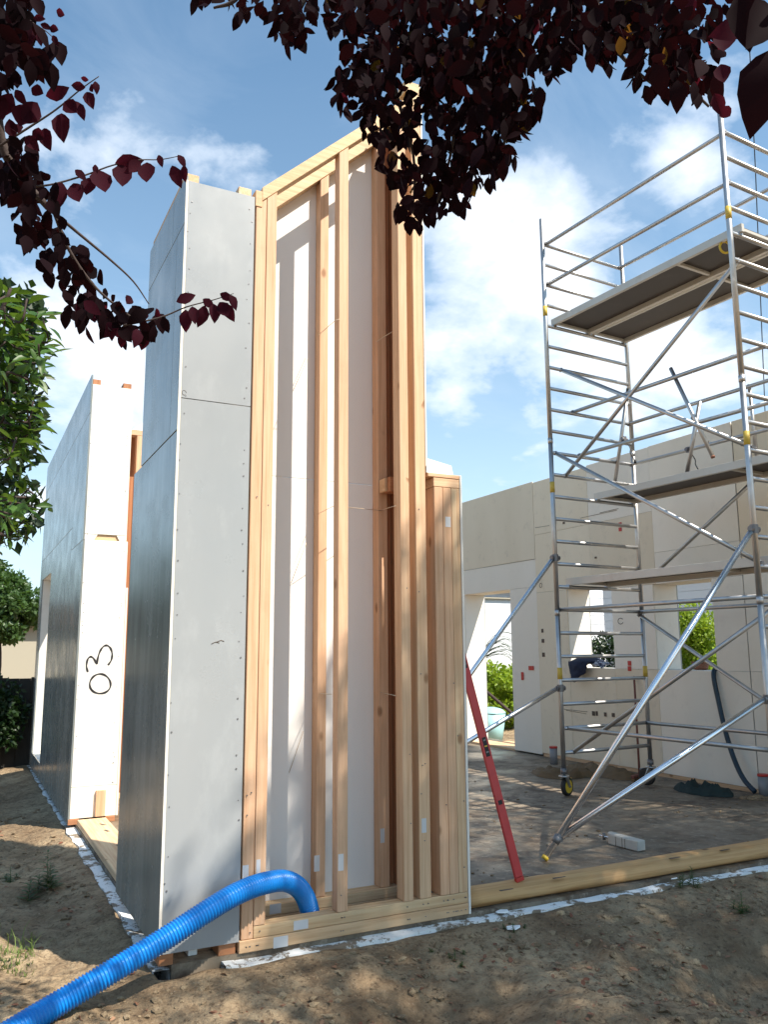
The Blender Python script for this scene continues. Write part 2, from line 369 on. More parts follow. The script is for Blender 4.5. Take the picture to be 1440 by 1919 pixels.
# --- grey clad wall end (front left)
gw = thing('wall_element', 'tall grey clad wall end left of the open timber frame', 'wall element', (1.02, 4.61, 0))
X0, X1, Y0 = 1.02, 1.452, 4.61
box('front_board', X0+.016, X1, Y0, Y0+.016, 3.05, 4.41, GREY, gw, bev=.0015)
box('front_board', X0+.016, X1, Y0, Y0+.016, .06, 3.046, GREY, gw, bev=.0015)
for y0, y1, z0, z1 in ((4.61, 4.93, 4.135, 4.44), (4.934, 5.68, 4.135, 4.44), (4.61, 4.80, 2.86, 4.13), (4.804, 5.68, 2.86, 4.13), (4.61, 5.92, .06, 2.852)):
    box('side_board', X0, X0+.0145, y0, y1, z0, z1, GREYS, gw, bev=.0015)
box('back_board', X0+.016, X1, 5.665, 5.68, 2.87, 4.43, PALE, gw); box('back_board', X0+.016, X1, 5.905, 5.92, .06, 2.855, PALE, gw)
box('inner_board', X1-.015, X1-.001, 5.06, 5.66, .06, 4.43, PALE, gw)
box('inner_board', X1-.015, X1-.001, 5.664, 5.90, .06, 2.855, PALE, gw)
box('top_board', X0+.016, X1-.016, 5.69, 5.90, 2.84, 2.855, PALE, gw)
box('timber_block', X0+.004, X0+.085, 4.64, 5.6, 4.36, 4.475, WP['y'], gw, label='laminated end grain block on the front left corner')
box('timber_block', 1.355, 1.437, 4.64, 5.6, 4.36, 4.475, WY, gw)
for a, b_ in ((1.03, 1.105), (1.345, 1.44)): box('foot_block', a, b_, 4.63, 4.78, -.002, .058, WR['x'], gw)
box('foot_block', 1.20, 1.25, 4.70, 4.80, .002, .03, FOAMC, gw, label='thin white packing block')
box('corner_edge', X0+.0005, X0+.0155, Y0-.0015, Y0-.0003, .06, 4.41, PALE, gw, bev=0)
sc = []
for i in range(34):
    for xx in (1.052, 1.425):
        z = .2+i*.125+random.uniform(-.05, .05)
        if z < 4.35 and random.random() < .8:
            x = xx+random.uniform(-.012, .012); sc.append(tube_geo([(x, Y0-.0025, z), (x, Y0+.002, z)], random.uniform(.003, .0055), 6))
mk('screws', *join(sc), STEEL, gw, kind='stuff')

# --- 03 wall further back
ow = thing('wall_element', 'long grey sided wall with bright white end marked 03', 'wall element', (1.02, 8.65, 0))
Y0 = 8.65
box('end_board', 1.036, 1.43, Y0, Y0+.014, 2.78, 4.34, WHITE, ow)
V = [(1.036, Y0+.001, 2.723), (1.145, Y0+.001, 2.723), (1.18, Y0+.001, 2.777), (1.036, Y0+.001, 2.777)]
for pts in (((1.036, 2.723), (1.128, 2.723), (1.158, 2.777), (1.036, 2.777)), ((1.375, 2.723), (1.43, 2.723), (1.43, 2.777), (1.345, 2.777))):
    mk('end_board', [(a, Y0, b_) for a, b_ in pts]+[(a, Y0+.014, b_) for a, b_ in pts], BF, WHITE, ow)
box('notch_block', 1.13, 1.372, Y0+.016, Y0+.06, 2.70, 2.79, WP['x'], ow)
box('end_board', 1.036, 1.455, Y0-.012, Y0+.002, .34, 2.719, WHITE, ow, label='white board carrying the painted number 03')
box('end_board', 1.036, 1.455, Y0-.012, Y0+.002, .052, .337, PALE, ow, label='pale timber board at the foot')
box('cleat', 1.262, 1.352, Y0-.045, Y0-.0135, .058, .30, WZ, ow)
box('foot_block', 1.022, 1.12, Y0-.02, Y0+.1, 0, .05, WR['x'], ow); box('foot_block', 1.36, 1.45, Y0-.02, Y0+.1, 0, .05, WR['x'], ow)
box('timber_block', 1.036, 1.115, Y0+.02, 13.5, 4.33, 4.40, WR['z'], ow); box('timber_block', 1.34, 1.425, Y0+.02, 13.5, 4.33, 4.40, WR['z'], ow)
box('side_strip', 1.458, 1.478, Y0-.01, Y0+.05, .05, 2.25, PALE, ow)
SB = [(8.652, 9.62, 4.03, 4.44), (9.624, 13.55, 4.03, 4.44), (8.652, 9.60, 2.72, 4.026), (9.604, 11.07, 2.97, 4.026), (11.074, 13.55, 2.97, 4.026),
      (8.64, 9.60, .0, 2.716), (9.604, 11.07, .0, 2.966), (11.074, 11.85, .0, 2.966), (13.2, 13.55, .0, 2.966), (11.854, 13.196, 2.67, 2.966), (11.854, 13.196, .0, .2)]
for y0, y1, z0, z1 in SB: box('side_board', 1.02, 1.0345, y0, y1, z0, z1, GREYS, ow, bev=.0015)
for y0, y1, z0, z1 in ((8.67, 11.85, 2.73, 4.32), (8.67, 11.85, .0, 2.726), (11.854, 13.196, 2.67, 4.32), (11.854, 13.196, 0, .2), (13.2, 13.55, 0, 4.32)):
    box('inner_board', 1.431, 1.446, y0, y1, z0, z1, PALE, ow)
box('window_reveal', 1.036, 1.43, 13.2, 13.215, .2, 2.67, WHITE, ow); box('window_reveal', 1.036, 1.43, 11.835, 11.85, .2, 2.67, WHITE, ow)
box('window_reveal', 1.036, 1.43, 11.852, 13.198, 2.671, 2.686, WHITE, ow); box('window_reveal', 1.036, 1.43, 11.852, 13.198, .184, .199, WHITE, ow)
box('far_end_board', 1.036, 1.43, 13.535, 13.55, 0, 4.32, WHITE, ow)
def ribbon(pts, wd):
    V, Fc = [], []
    for i, p in enumerate(pts):
        a = pts[max(i-1, 0)]; b_ = pts[min(i+1, len(pts)-1)]; t = (b_-a).normalized(); n = Vector((-t.z, 0, t.x))
        ww = wd*(1+.25*math.sin(i*.9))
        V += [tuple(p+n*ww), tuple(p-n*ww)]
    for i in range(len(pts)-1): Fc.append([2*i, 2*i+1, 2*i+3, 2*i+2])
    return V, Fc
yy = Y0-.0145
def p8(a, b_): return on_y(20+a/4.796, 1040+b_/4.796, yy)
zero = [p8(803+94*math.cos(a)+4*math.sin(2*a), 1157+88*math.sin(a)) for a in np.linspace(2.4, 2.4+2*math.pi+.25, 40)]
mk('painted_digit_zero', *ribbon(zero, .0085), BLACK, ow)
three = spline([p8(*q) for q in ((692, 1052), (680, 1000), (690, 940), (715, 915), (742, 928), (775, 978), (780, 935), (800, 870), (830, 825), (865, 813), (897, 840), (911, 890), (903, 945), (874, 990))], 5)
mk('painted_digit_three', *ribbon(three, .0085), BLACK, ow)
sc = []
for i in range(40):
    z = random.uniform(.35, 4.2); x = random.choice((1.055, 1.41))+random.uniform(-.012, .012); yb = Y0-.0135 if z < 2.7 else Y0-.001
    sc.append(tube_geo([(x, yb-.001, z), (x, yb+.002, z)], .005, 6))
mk('screws', *join(sc), STEEL, ow, kind='stuff')
# --- threshold plank in the opening between them
pl = box('threshold_plank', 1.10, 1.36, 5.93, 8.58, .001, .052, WY, bev=.004); tag(pl, 'flat timber plank on the slab edge between the two grey walls', 'plank')
for yv in (6.5, 7.25, 7.9, 8.2):
    V, Fc = tube_geo([(1.25+random.uniform(-.05, .05), yv, .0535), (1.26, yv+.09, .0535)], [.016, .012], 8); V = [(a, b_, .0525+(c_-.0535)*.08) for a, b_, c_ in V]
    mk('knot_hole', V, Fc, SOCK, pl)
# --- partition frame behind the opening
pf = thing('partition_frame', 'reddish open stud partition seen in the gap behind the 03 wall', 'timber frame', (1.7, 9.9, 0))
for x in (1.72, 2.3, 2.9, 3.5): box('stud', x, x+.07, 9.9, 10.03, .06, 4.17, WZ, pf)
box('top_plate', 1.50, 3.57, 9.9, 10.03, 4.172, 4.235, WX, pf); box('bottom_plate', 1.50, 3.57, 9.9, 10.03, 0, .058, WX, pf)
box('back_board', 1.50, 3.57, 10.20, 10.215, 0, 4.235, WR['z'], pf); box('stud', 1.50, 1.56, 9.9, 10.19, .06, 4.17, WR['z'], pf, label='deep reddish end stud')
mk('roof_sheet', [(1.66, 9.9, 4.237), (3.57, 9.9, 4.237), (3.57, 10.2, 4.237), (1.66, 10.2, 4.237), (1.86, 9.9, 4.40), (3.57, 9.9, 4.40), (3.57, 10.2, 4.40), (1.86, 10.2, 4.40)], BF, FOAMC, pf)

# ------------------------------------------------------------------ open timber gable frame
gf = thing('gable_wall_frame', 'open timber stud gable frame with sloping top rail', 'timber frame', (2.2, 4.61, 0))
YF, YB = 4.61, 5.04
def rake(x): return 4.47+(x-1.482)*.925
box('bottom_plate', 1.452, 2.915, YF-.004, YF+.09, .001, .064, WP['x'], gf)
box('bottom_plate', 1.532, 2.915, YF, YF+.09, .066, .128, WP['x'], gf)
box('rear_plate', 1.56, 2.70, 4.94, YB-.002, .001, .062, WX, gf); box('rear_plate', 1.56, 2.70, 4.94, YB-.002, .064, .125, WX, gf)
def stud(x0, x1, y0, y1, z0, z1, m, sl=None, name='stud', label=None):
    if sl is None: return box(name, x0, x1, y0, y1, z0, z1, m, gf, label=label)
    a, b_ = rake(x0)-sl, rake(x1)-sl
    V = [(x0, y0, z0), (x1, y0, z0), (x1, y1, z0), (x0, y1, z0), (x0, y0, a), (x1, y0, b_), (x1, y1, b_), (x0, y1, a)]
    return mk(name, V, BF, m, gf, bev=.003, label=label)
T = .094
stud(1.463, 1.530, YF+.001, YF+.09, .066, 0, WZ, T); stud(1.532, 1.597, YF-.003, YF+.09, .130, 0, WZ, T)
stud(2.028, 2.095, YF-.002, YF+.075, .130, 0, WZ, T, label='free standing middle stud')
stud(2.463, 2.528, YF-.002, YF+.09, .130, 0, WZ, T); stud(2.576, 2.652, YF-.001, YF+.09, .130, 0, WZ, T)
stud(2.036, 2.098, 4.95, YB-.002, .127, 0, WZ, .11, 'rear_stud')
stud(2.475, 2.545, 4.95, YB-.002, .127, 0, WZ, .11, 'rear_stud')
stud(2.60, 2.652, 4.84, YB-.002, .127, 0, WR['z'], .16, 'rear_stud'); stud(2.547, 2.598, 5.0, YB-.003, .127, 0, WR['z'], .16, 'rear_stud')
box('blocking', 2.49, 2.598, 4.80, 4.90, 2.655, 2.755, WR['x'], gf)
box('blocking', 2.47, 2.49, 4.84, 4.925, 2.66, 2.75, WP['x'], gf)
# rake plates
def rakepiece(name, xa, xb, y0, y1, top, th, m, label=None):
    V = [(xa, y0, rake(xa)+top-th), (xb, y0, rake(xb)+top-th), (xb, y1, rake(xb)+top-th), (xa, y1, rake(xa)+top-th),
         (xa, y0, rake(xa)+top), (xb, y0, rake(xb)+top), (xb, y1, rake(xb)+top), (xa, y1, rake(xa)+top)]
    return mk(name, V, BF, m, gf, bev=.003, label=label)
rakepiece('rake_rail', 1.498, 2.655, YF-.006, YF+.09, 0, .092, WP['x'])
rakepiece('rake_rail', 1.52, 2.655, 4.95, YB-.002, 0, .105, WX)
box('corner_block', 1.455, 1.50, YF-.004, YF+.09, rake(1.45)-.09, rake(1.47), WP['x'], gf)
box('peak_block', 2.53, 2.652, YF-.01, YF+.10, 5.50, 5.585, WP['x'], gf)
# cream board behind, in two lifts
mk('backing_board', [(1.454, YB, 0), (2.655, YB, 0), (2.655, YB+.014, 0), (1.454, YB+.014, 0), (1.454, YB, 2.735), (2.655, YB, 2.735), (2.655, YB+.014, 2.735), (1.454, YB+.014, 2.735)], BF, INNER, gf)
mk('backing_board', [(1.454, YB, 2.739), (2.655, YB, 2.739), (2.655, YB+.014, 2.739), (1.454, YB+.014, 2.739), (1.454, YB, rake(1.454)), (2.655, YB, rake(2.655)), (2.655, YB+.014, rake(2.655)), (1.454, YB+.014, rake(1.454))], BF, INNER, gf)
box('side_board', 2.6545, 2.667, YF-.004, YB+.014, 2.80, 5.52, WHITE, gf)
# low section beside the future door opening
box('low_top_plate', 2.672, 2.915, YF-.002, YF+.26, 2.735, 2.762, WX, gf); box('low_top_plate', 2.715, 2.915, YF, YF+.26, 2.672, 2.732, WX, gf)
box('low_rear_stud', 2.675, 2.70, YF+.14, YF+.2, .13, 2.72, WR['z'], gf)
for a, b_, mm in ((2.718, 2.782, WZ), (2.784, 2.848, WZ), (2.850, 2.914, WZ)): box('low_stud', a, b_, YF, YF+.12, .130, 2.67, mm, gf)
box('low_side_board', 2.9165, 2.931, YF-.006, YB+.014, .0, 2.762, WHITE, gf)
box('low_backing_board', 2.6695, 2.915, YB, YB+.014, 0, 2.76, INNER, gf)
mk('foam_cap', [(2.668, 4.62, 2.764), (2.875, 4.62, 2.764), (2.875, 5.03, 2.764), (2.668, 5.03, 2.764), (2.668, 4.62, 2.86), (2.861, 4.62, 2.826), (2.861, 5.03, 2.826), (2.668, 5.03, 2.86)], BF, FOAMC, gf)
# paper labels stapled to the timber
def label_at(px, py, wpx, hpx, y, parent=gf):
    a = on_y(px-wpx/2, py-hpx/2, y); b_ = on_y(px+wpx/2, py+hpx/2, y)
    box('paper_label', min(a.x, b_.x), max(a.x, b_.x), y-.0012, y-.0003, b_.z, a.z, PAPER, parent, bev=0)
label_at(460, 1634, 11, 24, YF+.001); label_at(484, 1624, 7, 26, YF-.003); label_at(594, 1618, 10, 29, 4.95); label_at(639, 1616, 10, 30, YF-.002)
label_at(717, 1566, 8, 26, 4.95); label_at(795, 1547, 9, 26, YF-.001); label_at(564, 1733, 27, 13, YF); label_at(526, 1765, 27, 16, YF-.004); label_at(516, 1703, 21, 15, 4.94)
label_at(840, 978, 10, 20, YF)
# nail heads, scuff marks on the grey board
nl = []
for i in range(60):
    xx = random.choice((1.497, 1.565, 2.06, 2.495, 2.61, 2.75, 2.82, 2.88)); z = random.choice((.03, .1, random.uniform(.2, 2.6))); x = xx+random.uniform(-.02, .02)
    if xx > 2.7 and z > 2.6: continue
    nl.append(tube_geo([(x, YF-.006, z), (x, YF+.01, z)], .0035, 6))
mk('nail_heads', *join(nl), STEEL, gf, kind='stuff')
for pts in (((396, 1207), (404, 1203), (411, 1205)), ((404, 1204), (414, 1200), (420, 1202))):
    tube('scratch', [on_y(a, b_, YF-.0006) for a, b_ in pts], .0022, SOCK, gw, n=5)
tube('scratch', [on_y(345, 736, YF-.0006)+Vector((.012*math.cos(a), 0, .014*math.sin(a))) for a in np.linspace(0, 5.5, 12)], .0014, SOCK, gw, n=4)
# twine
for pts in ([(597, 628, 4.948), (629, 600, 4.61), (636, 598, 4.606)], [(598, 962, 4.948), (626, 948, 4.70), (716, 957, 4.948)], [(713, 956, 4.948), (742, 948, 4.62)], [(600, 1300, 4.948), (622, 1301, 4.7)], [(713, 1297, 4.948), (742, 1304, 4.62)],
            [(738, 620, 4.70), (706, 640, 4.948)]):
    tube('twine_and_shadow', [on_y(*q) for q in pts], .0022, STRING, gf, n=5)
for a, b_ in (((549, 733, 5.036), (577, 672, 5.036)), ((546, 1092, 5.036), (575, 1016, 5.036)), ((542, 1448, 5.036), (569, 1370, 5.036))):  # cast shadows of the strings, laid on the backing board as thin tubes
    tube('twine_and_shadow', [on_y(*a), on_y(*b_)], .0016, STRING, gf, n=4)

# ------------------------------------------------------------------ right hand wall
rw = thing('side_wall', 'long beige panelled wall with window and door openings behind the scaffold', 'wall', (8.1, 9, 0))
XW = 8.1
def rb(y0, y1, z0, z1, m, dx=0., th=.014, name='wall_board'):
    return box(name, XW+dx, XW+dx+th, y0+.0015, y1-.0015, z0+.0015, z1-.0015, m, rw, bev=.002)
rb(10.6, 13.4, 3.04, 4.30, BEIGE, -.004); rb(10.6, 12.72, 2.60, 3.037, PALE, .004); rb(10.6, 11.32, .02, 2.60, PALE, .004); rb(12.72, 13.4, 0, 3.037, PALE, .004)
for y0, y1, z0, z1, m_, dx in ((9.86, 10.6, .05, 2.50, BEIGE, 0), (8.9, 9.86, .05, 1.345, BEIGE, .001), (8.11, 8.9, .05, 1.345, BEIGE, 0), (8.11, 8.9, 1.345, 2.45, PALE, 0), (9.3, 10.6, 2.50, 3.42, BEIGE, .002),
                               (9.3, 10.6, 3.42, 4.28, BEIGE, 0), (8.05, 9.3, 2.45, 3.42, BEIGE, 0), (8.05, 9.3, 3.42, 4.30, PALE, .002), (6.69, 8.11, .05, 1.345, PALE, 0), (6.69, 7.15, 1.345, 2.45, PALE, .001),
                               (6.69, 8.05, 2.45, 2.86, PALE, .001), (6.69, 8.05, 2.86, 4.305, PALE, 0), (5.44, 6.68, .05, 1.345, PALE, .001), (5.44, 6.68, 1.345, 2.55, PALE, .0), (5.44, 6.68, 2.55, 4.305, BEIGE, .002),
                               (4.6, 5.44, .05, 2.55, PALE, 0), (4.6, 5.44, 2.55, 4.305, PALE, .001)):
    rb(y0, y1, z0, z1, m_, dx)
box('wall_foot', XW+.012, XW+.03, 4.6, 10.58, 0, .048, WY, rw)
XO = XW+.43
for y0, y1, z0, z1 in ((4.6, 7.15, 0, 4.3), (7.154, 8.106, 2.45, 4.3), (7.154, 8.106, 0, 1.33), (8.11, 8.9, 0, 4.3), (8.904, 9.856, 2.5, 4.3), (8.904, 9.856, 0, 1.33), (9.86, 11.316, 0, 4.3), (11.32, 12.72, 2.6, 4.3), (12.724, 13.4, 0, 4.3)):
    box('outer_board', XO, XO+.015, y0, y1, z0, z1, GREY, rw, bev=.002)
for y0, y1, z0, z1 in ((7.15, 8.11, 1.345, 2.45), (8.9, 9.86, 1.345, 2.5), (11.32, 12.72, .0, 2.6)):
    box('reveal_board', XW+.018, XO-.002, y1, y1+.012, z0, z1, WHITE, rw); box('reveal_board', XW+.018, XO-.002, y0-.012, y0, z0, z1, WHITE, rw)
    box('reveal_board', XW+.018, XO-.002, y0+.001, y1-.001, z1, z1+.012, PALE, rw)
    if z0 > .5: box('window_sill_board', XW+.018, XO-.002, y0+.001, y1-.001, z0-.014, z0-.002, WHITE, rw)
box('top_board', XW+.018, XO-.002, 4.6, 13.4, 4.27, 4.285, PALE, rw)
def wmark(px, py, wp, hp, m_, name):
    a = on_x(px-wp/2, py-hp/2, XW-.006); b_ = on_x(px+wp/2, py+hp/2, XW-.006)
    box(name, XW-.0065, XW-.0015, min(a.y, b_.y), max(a.y, b_.y), min(a.z, b_.z), max(a.z, b_.z), m_, rw, bev=.001)
for q in ((979.5, 1267, 5, 15), (996, 1252, 10, 8), (1163, 983, 6, 7), (1163, 992, 6, 6), (1180.5, 1243, 7, 9), (1180.5, 1253, 7, 9)): wmark(*q, REDP, 'red_socket_box')
for q in ((1017, 1182, 4, 7), (1018, 1201, 5, 7), (1019, 1227, 5, 8), (1113, 1337, 6, 9), (1119, 1337, 4, 9), (1135, 1339, 5, 8), (1150, 1340, 6, 8), (1041, 979, 4, 6), (1057, 980, 4, 3), (1117, 1045, 4, 3)): wmark(*q, SOCK, 'socket_hole')
c0 = [on_x(1164+5*math.cos(a), 1164+5.5*math.sin(a), XW-.003) for a in np.linspace(.4, 5.6, 22)]
tube('chalk_ring_mark', c0, .004, BLACK, rw, n=4)
tube('chalk_ring_mark', [on_x(1014+2.4*math.cos(a), 1097+4*math.sin(a), XW-.003) for a in np.linspace(0, 6, 14)], .004, SOCK, rw, n=4)
for a, b_ in (((1088, 971), (1157, 956)), ((1125, 961), (1160, 953)), ((1030, 985), (1004, 989)), ((1056, 1329), (1102, 1334)), ((1062, 1331), (1100, 1338))):
    tube('pencil_line', [on_x(*a, XW-.002), on_x(*b_, XW-.002)], .003, SOCK, rw, n=4)

# ------------------------------------------------------------------ scaffold
sf = thing('scaffold_tower', 'rolling aluminium scaffold tower with three decks and outriggers', 'scaffold', (6.9, 6.3, 0))
LL, ee, lv = Vector((6.12, 7.63, 0)), Vector((1.38, .084, 0)), Vector((.16, -2.61, 0))
ZK = lambda k: .465+.266*k
def sp(u, v, k): p = LL+ee*u+lv*v; return Vector((p.x, p.y, ZK(k)))
def sz(u, v, z): p = LL+ee*u+lv*v; return Vector((p.x, p.y, z))
zt = {(0, 0): 6.917, (1, 0): 6.908, (0, 1): 6.89, (1, 1): 6.9}
for (u, v), zz_ in zt.items():
    for a, b_ in ((.26, 2.02), (2.03, 4.06), (4.07, zz_)): tube('upright', [sz(u, v, a), sz(u, v, b_)], .0275, ALU, sf, n=12)
    for zj in (2.025, 4.065): tube('joint_collar', [sz(u, v, zj-.03), sz(u, v, zj+.03)], .031, ALU, sf, n=12)
    for zs in ((1.34, 3.5, 5.70) if v == 0 else (3.5, 5.72)): tube('yellow_sticker', [sz(u, v, zs-.065), sz(u, v, zs+.065)], .0288, YELL, sf, n=12)
eu = ee.normalized(); lu = lv.normalized()
V, Fc = tube_geo([sp(0, 0, 0)+eu*.02, sp(1, 0, 0)-eu*.02], .0215, 10)
rung0 = None
for v in (0, 1):
    for k in range(24):
        if rung0 is None:
            rung0 = mk('rung', V, Fc, ALU, sf, smooth=True); off0 = rung0.location.copy()
        else:
            o = rung0.copy(); C.objects.link(o); o.location = off0+lv*v+Vector((0, 0, .266*k)); WL[o] = WL[rung0]+lv*v
def clamp(p, s=.032, parent=sf):
    V, Fc = join([tube_geo([p-Vector((0, 0, s)), p+Vector((0, 0, s))], s*.95, 8), tube_geo([p-eu*s*1.5, p+eu*s*1.5], s*.7, 8)])
    return mk('clamp', V, Fc, STEEL, parent)
def rail(name, a, b_, rad=.022, m_=ALU, cl=(0, 1)):
    tube(name, [a, b_], rad, m_, sf, n=16)
    if 0 in cl: clamp(a, .022)
    if 1 in cl: clamp(b_, .022)
o6 = .05
for k in (23, 21): rail('guard_rail', sp(.03, .01, k), sp(.03, 1.0, k))
rail('guard_rail', sp(.96, .01, 23), sp(.96, 1, 23)); rail('guard_rail', sp(.96, .01, 21), sp(.96, 1, 21))
rail('guard_rail', sp(.28, 0, 15)+Vector((0, 0, .02)), sp(.28, 1.0, 15)); rail('guard_rail', sp(.34, 0, 13)+Vector((0, 0, .02)), sp(.34, 1, 13))
rail('guard_rail', sp(.97, 0, 15), sp(.97, 1, 15)); rail('guard_rail', sp(.97, 0, 13), sp(.97, 1, 13))
rail('guard_rail', sp(.03, 0, 6), sp(.03, 1, 6)); rail('guard_rail', sp(.97, 0, 6), sp(.97, 1, 6))
rail('base_rail', sp(.06, 0, 1), sp(.06, 1, 1)); rail('base_rail', sp(.98, 0, 1), sp(.98, 1, 1))
rail('diagonal_brace', sp(.154, .0, 12), sp(.06, 1.0, 18)); rail('diagonal_brace', sp(.158, 0, 17), sp(.06, 1, 11.1)); rail('diagonal_brace', sp(.05, 0, 13), sp(.05, 1, 7.1))
rail('diagonal_brace', sp(.96, .08, 7.5), sp(.96, .72, 11.4), cl=()); rail('diagonal_brace', sp(.11, 0, 0), sp(.11, 1, 5.55)); rail('diagonal_brace', sp(.97, 0, 5.85), sp(.97, 1, .1))
def on_sc(px, py, u):
    d = ray(px, py); P0 = LL+ee*u; nv_ = Vector((lv.y, -lv.x, 0)); return EYEP+d*(((P0-EYEP).dot(nv_))/d.dot(nv_))
rail('guard_post', on_sc(1153, 908, .78), on_sc(1178, 728, .78), .023, cl=()); rail('guard_post', on_sc(1287, 895, .78), on_sc(1313, 752, .78), .023, cl=())
rail('guard_post', sp(.98, .645, 11.9), sp(.98, .637, 15.1), .02, cl=()); tube('guard_post', [sp(.98, .675, 11.9), sp(.98, .667, 15.1)], .02, ALU, sf)
tube('loose_brace', [sp(.3, .565, 15.5), sp(.3, .735, 11.5)], .021, ALU, sf); tube('orange_end_cap', [sp(.3, .735, 11.5), sp(.3, .737, 11.44)], .022, BRICK, sf)
for px, py, u in ((1171, 823, .78), (1291, 843, .78), (1303, 784, .78), (1394, 830, .98)):
    p = on_sc(px, py, u); clamp(p, .03)
    tube('strap', spline([p, p+Vector((.03, -.06, -.12)), p+Vector((-.01, -.10, -.2)), p+Vector((.03, -.13, -.3))], 4), .006, RUB, sf, n=5)
    tube('strap_end', [p+Vector((.03, -.13, -.29)), p+Vector((.03, -.13, -.33))], .016, RUB, sf, n=7)
# decks
def deck(u0, u1, k, v0=-.01, v1=1.02):
    z0 = ZK(k)+.02; d = thing_part('deck', sf, sz((u0+u1)/2, .5, z0))
    wid = (u1-u0)*1.3825
    def bar(ua, ub, va, vb, za, zb, m_, nm):
        P = [sz(ua, va, za), sz(ub, va, za), sz(ub, vb, za), sz(ua, vb, za), sz(ua, va, zb), sz(ub, va, zb), sz(ub, vb, zb), sz(ua, vb, zb)]
        # winding: u axis x v axis points down, so reverse
        return mk(nm, [P[i] for i in (3, 2, 1, 0, 7, 6, 5, 4)], BF, m_, d, bev=.003)
    e = .028
    bar(u0, u0+e, v0, v1, z0, z0+.085, DECKAL, 'deck_beam'); bar(u1-e, u1, v0, v1, z0, z0+.085, DECKAL, 'deck_beam')
    bar(u0+e, u1-e, v0+.01, v1-.01, z0+.055, z0+.068, PLY, 'deck_plywood')
    for vv in (v0+.005, .70, v1-.02): bar(u0+e, u1-e, vv, vv+.014, z0+.02, z0+.053, DECKAL, 'deck_crossbar')
    for uu in (u0+e/2, u1-e/2):
        for vv in (0, 1): P = sz(uu, vv, z0-.005); mk('deck_hook', *tube_geo([P-lu*.03, P+lu*.03], .026, 8), ALU, d)
def thing_part(name, parent, loc):
    o = bpy.data.objects.new(name, None); o.empty_display_size = .05; C.objects.link(o); o.parent = parent; o.location = Vector(loc)-WL[parent]; WL[o] = Vector(loc); return o
deck(.08, .52, 19); deck(.54, .98, 19); deck(.50, .97, 11); deck(.13, .60, 7)
# wheels
def wheel(u, v, yellow, ang):
    p = sz(u, v, 0); d = thing_part('castor', sf, p); off = Vector((math.cos(ang), math.sin(ang), 0))*.055; ax = Vector((-math.sin(ang), math.cos(ang), 0)); c = p+off+Vector((0, 0, .1))
    tube('castor_stem', [p+Vector((0, 0, .21)), p+Vector((0, 0, .5))], .019, ALU, d); tube('castor_nut', [p+Vector((0, 0, .24)), p+Vector((0, 0, .29))], .038, STEEL, d, n=8)
    tube('castor_plate', [p+Vector((0, 0, .205)), p+Vector((0, 0, .222))], .06, ALU, d, n=12)
    for s in (-1, 1):
        a = p+ax*.034*s+Vector((0, 0, .207)); V, Fc = tube_geo([a, c+ax*.034*s], [.026, .016], 4); mk('castor_fork', V, Fc, ALU, d)
    tube('castor_pedal', [p+Vector((0, 0, .19))+off, p+Vector((0, 0, .175))+off*2.6], .012, YELL if yellow else STEEL, d, n=6)
    V, Fc = tube_geo([c-ax*.024, c-ax*.02, c+ax*.02, c+ax*.024], [.088, .1, .1, .088], 24); mk('castor_tyre', V, Fc, RUB, d, smooth=True)
    tube('castor_hub', [c-ax*.0262, c+ax*.0262], .072, YPL if yellow else RUB, d, n=16); tube('castor_axle', [c-ax*.05, c+ax*.05], .012, STEEL, d, n=8)
wheel(0, 0, True, .35); wheel(1, 0, False, 1.9); wheel(0, 1, True, .8); wheel(1, 1, False, 2.4)
for u, v in ((0, 0), (1, 0), (0, 1), (1, 1)): tube('leg_adjuster', [sz(u, v, .26), sz(u, v, .30)], .036, STEEL, sf, n=10)
# outriggers: two struts per corner meeting at a foot
def outrigger(u, v, ft, zt1, zt2):
    a = sz(u, v, zt1); b_ = sz(u, v, zt2); f = Vector(ft); d = (f-a).normalized()
    tube('outrigger_tube', [a+Vector((-.05, 0, -.03)), f], .0265, ALUB, sf, n=12); k = f-d*.17
    tube('outrigger_tube', [b_+Vector((-.05, 0, 0)), k+Vector((.04, .0, .02))], .0265, ALUB, sf, n=12)
    clamp(a, .04); clamp(b_, .04); tube('outrigger_collar', [k-d*.03, k+d*.03], .034, STEEL, sf, n=10); clamp(k+Vector((.03, 0, .01)), .026)
    tube('outrigger_foot', [f-d*.018, f+d*.008], .0275, YPL, sf, n=10)
outrigger(0, 1, (4.133, 5.426, .02), ZK(8.25), ZK(2.65)); outrigger(0, 0, (4.05, 8.15, .02), ZK(8.26), ZK(2.67))
# cord bundle / hook under the top deck
pts = [sp(.12, .93, 18.9)+Vector((.05*math.cos(a), -.02*math.cos(a), .06*math.sin(a))) for a in np.linspace(0, 5.6, 14)]
tube('yellow_hook', pts, .012, YPL, sf, n=8)

# ------------------------------------------------------------------ things on and around the slab
# half round sill log
V, Fc = [], []
prof = [(4.69, .004), (4.672, .024), (4.671, .048), (4.682, .072), (4.704, .090), (4.738, .101), (4.775, .103), (4.815, .098), (4.842, .08), (4.852, .05), (4.85, .004)]
xsn = np.linspace(2.945, 8.0, 40)
for i, x in enumerate(xsn):
    for j, (a, b_) in enumerate(prof): q = .016*(vnoise(np.array(x), np.array(j*.8), 2.3, 3)-.5); V.append((x, a+float(q), max(.003, b_+float(q)*1.2*(j not in (0, 10)))))
n = len(prof)
for i in range(len(xsn)-1):
    for j in range(n): Fc.append([i*n+j, i*n+(j+1) % n, (i+1)*n+(j+1) % n, (i+1)*n+j][::-1])
Fc.append(list(range(n))[::1]); Fc.append([(len(xsn)-1)*n+j for j in range(n)][::-1])
lg = mk('sill_log', V, Fc, LOGM, smooth=True); tag(lg, 'long rounded yellow timber beam lying along the front of the slab', 'timber beam')
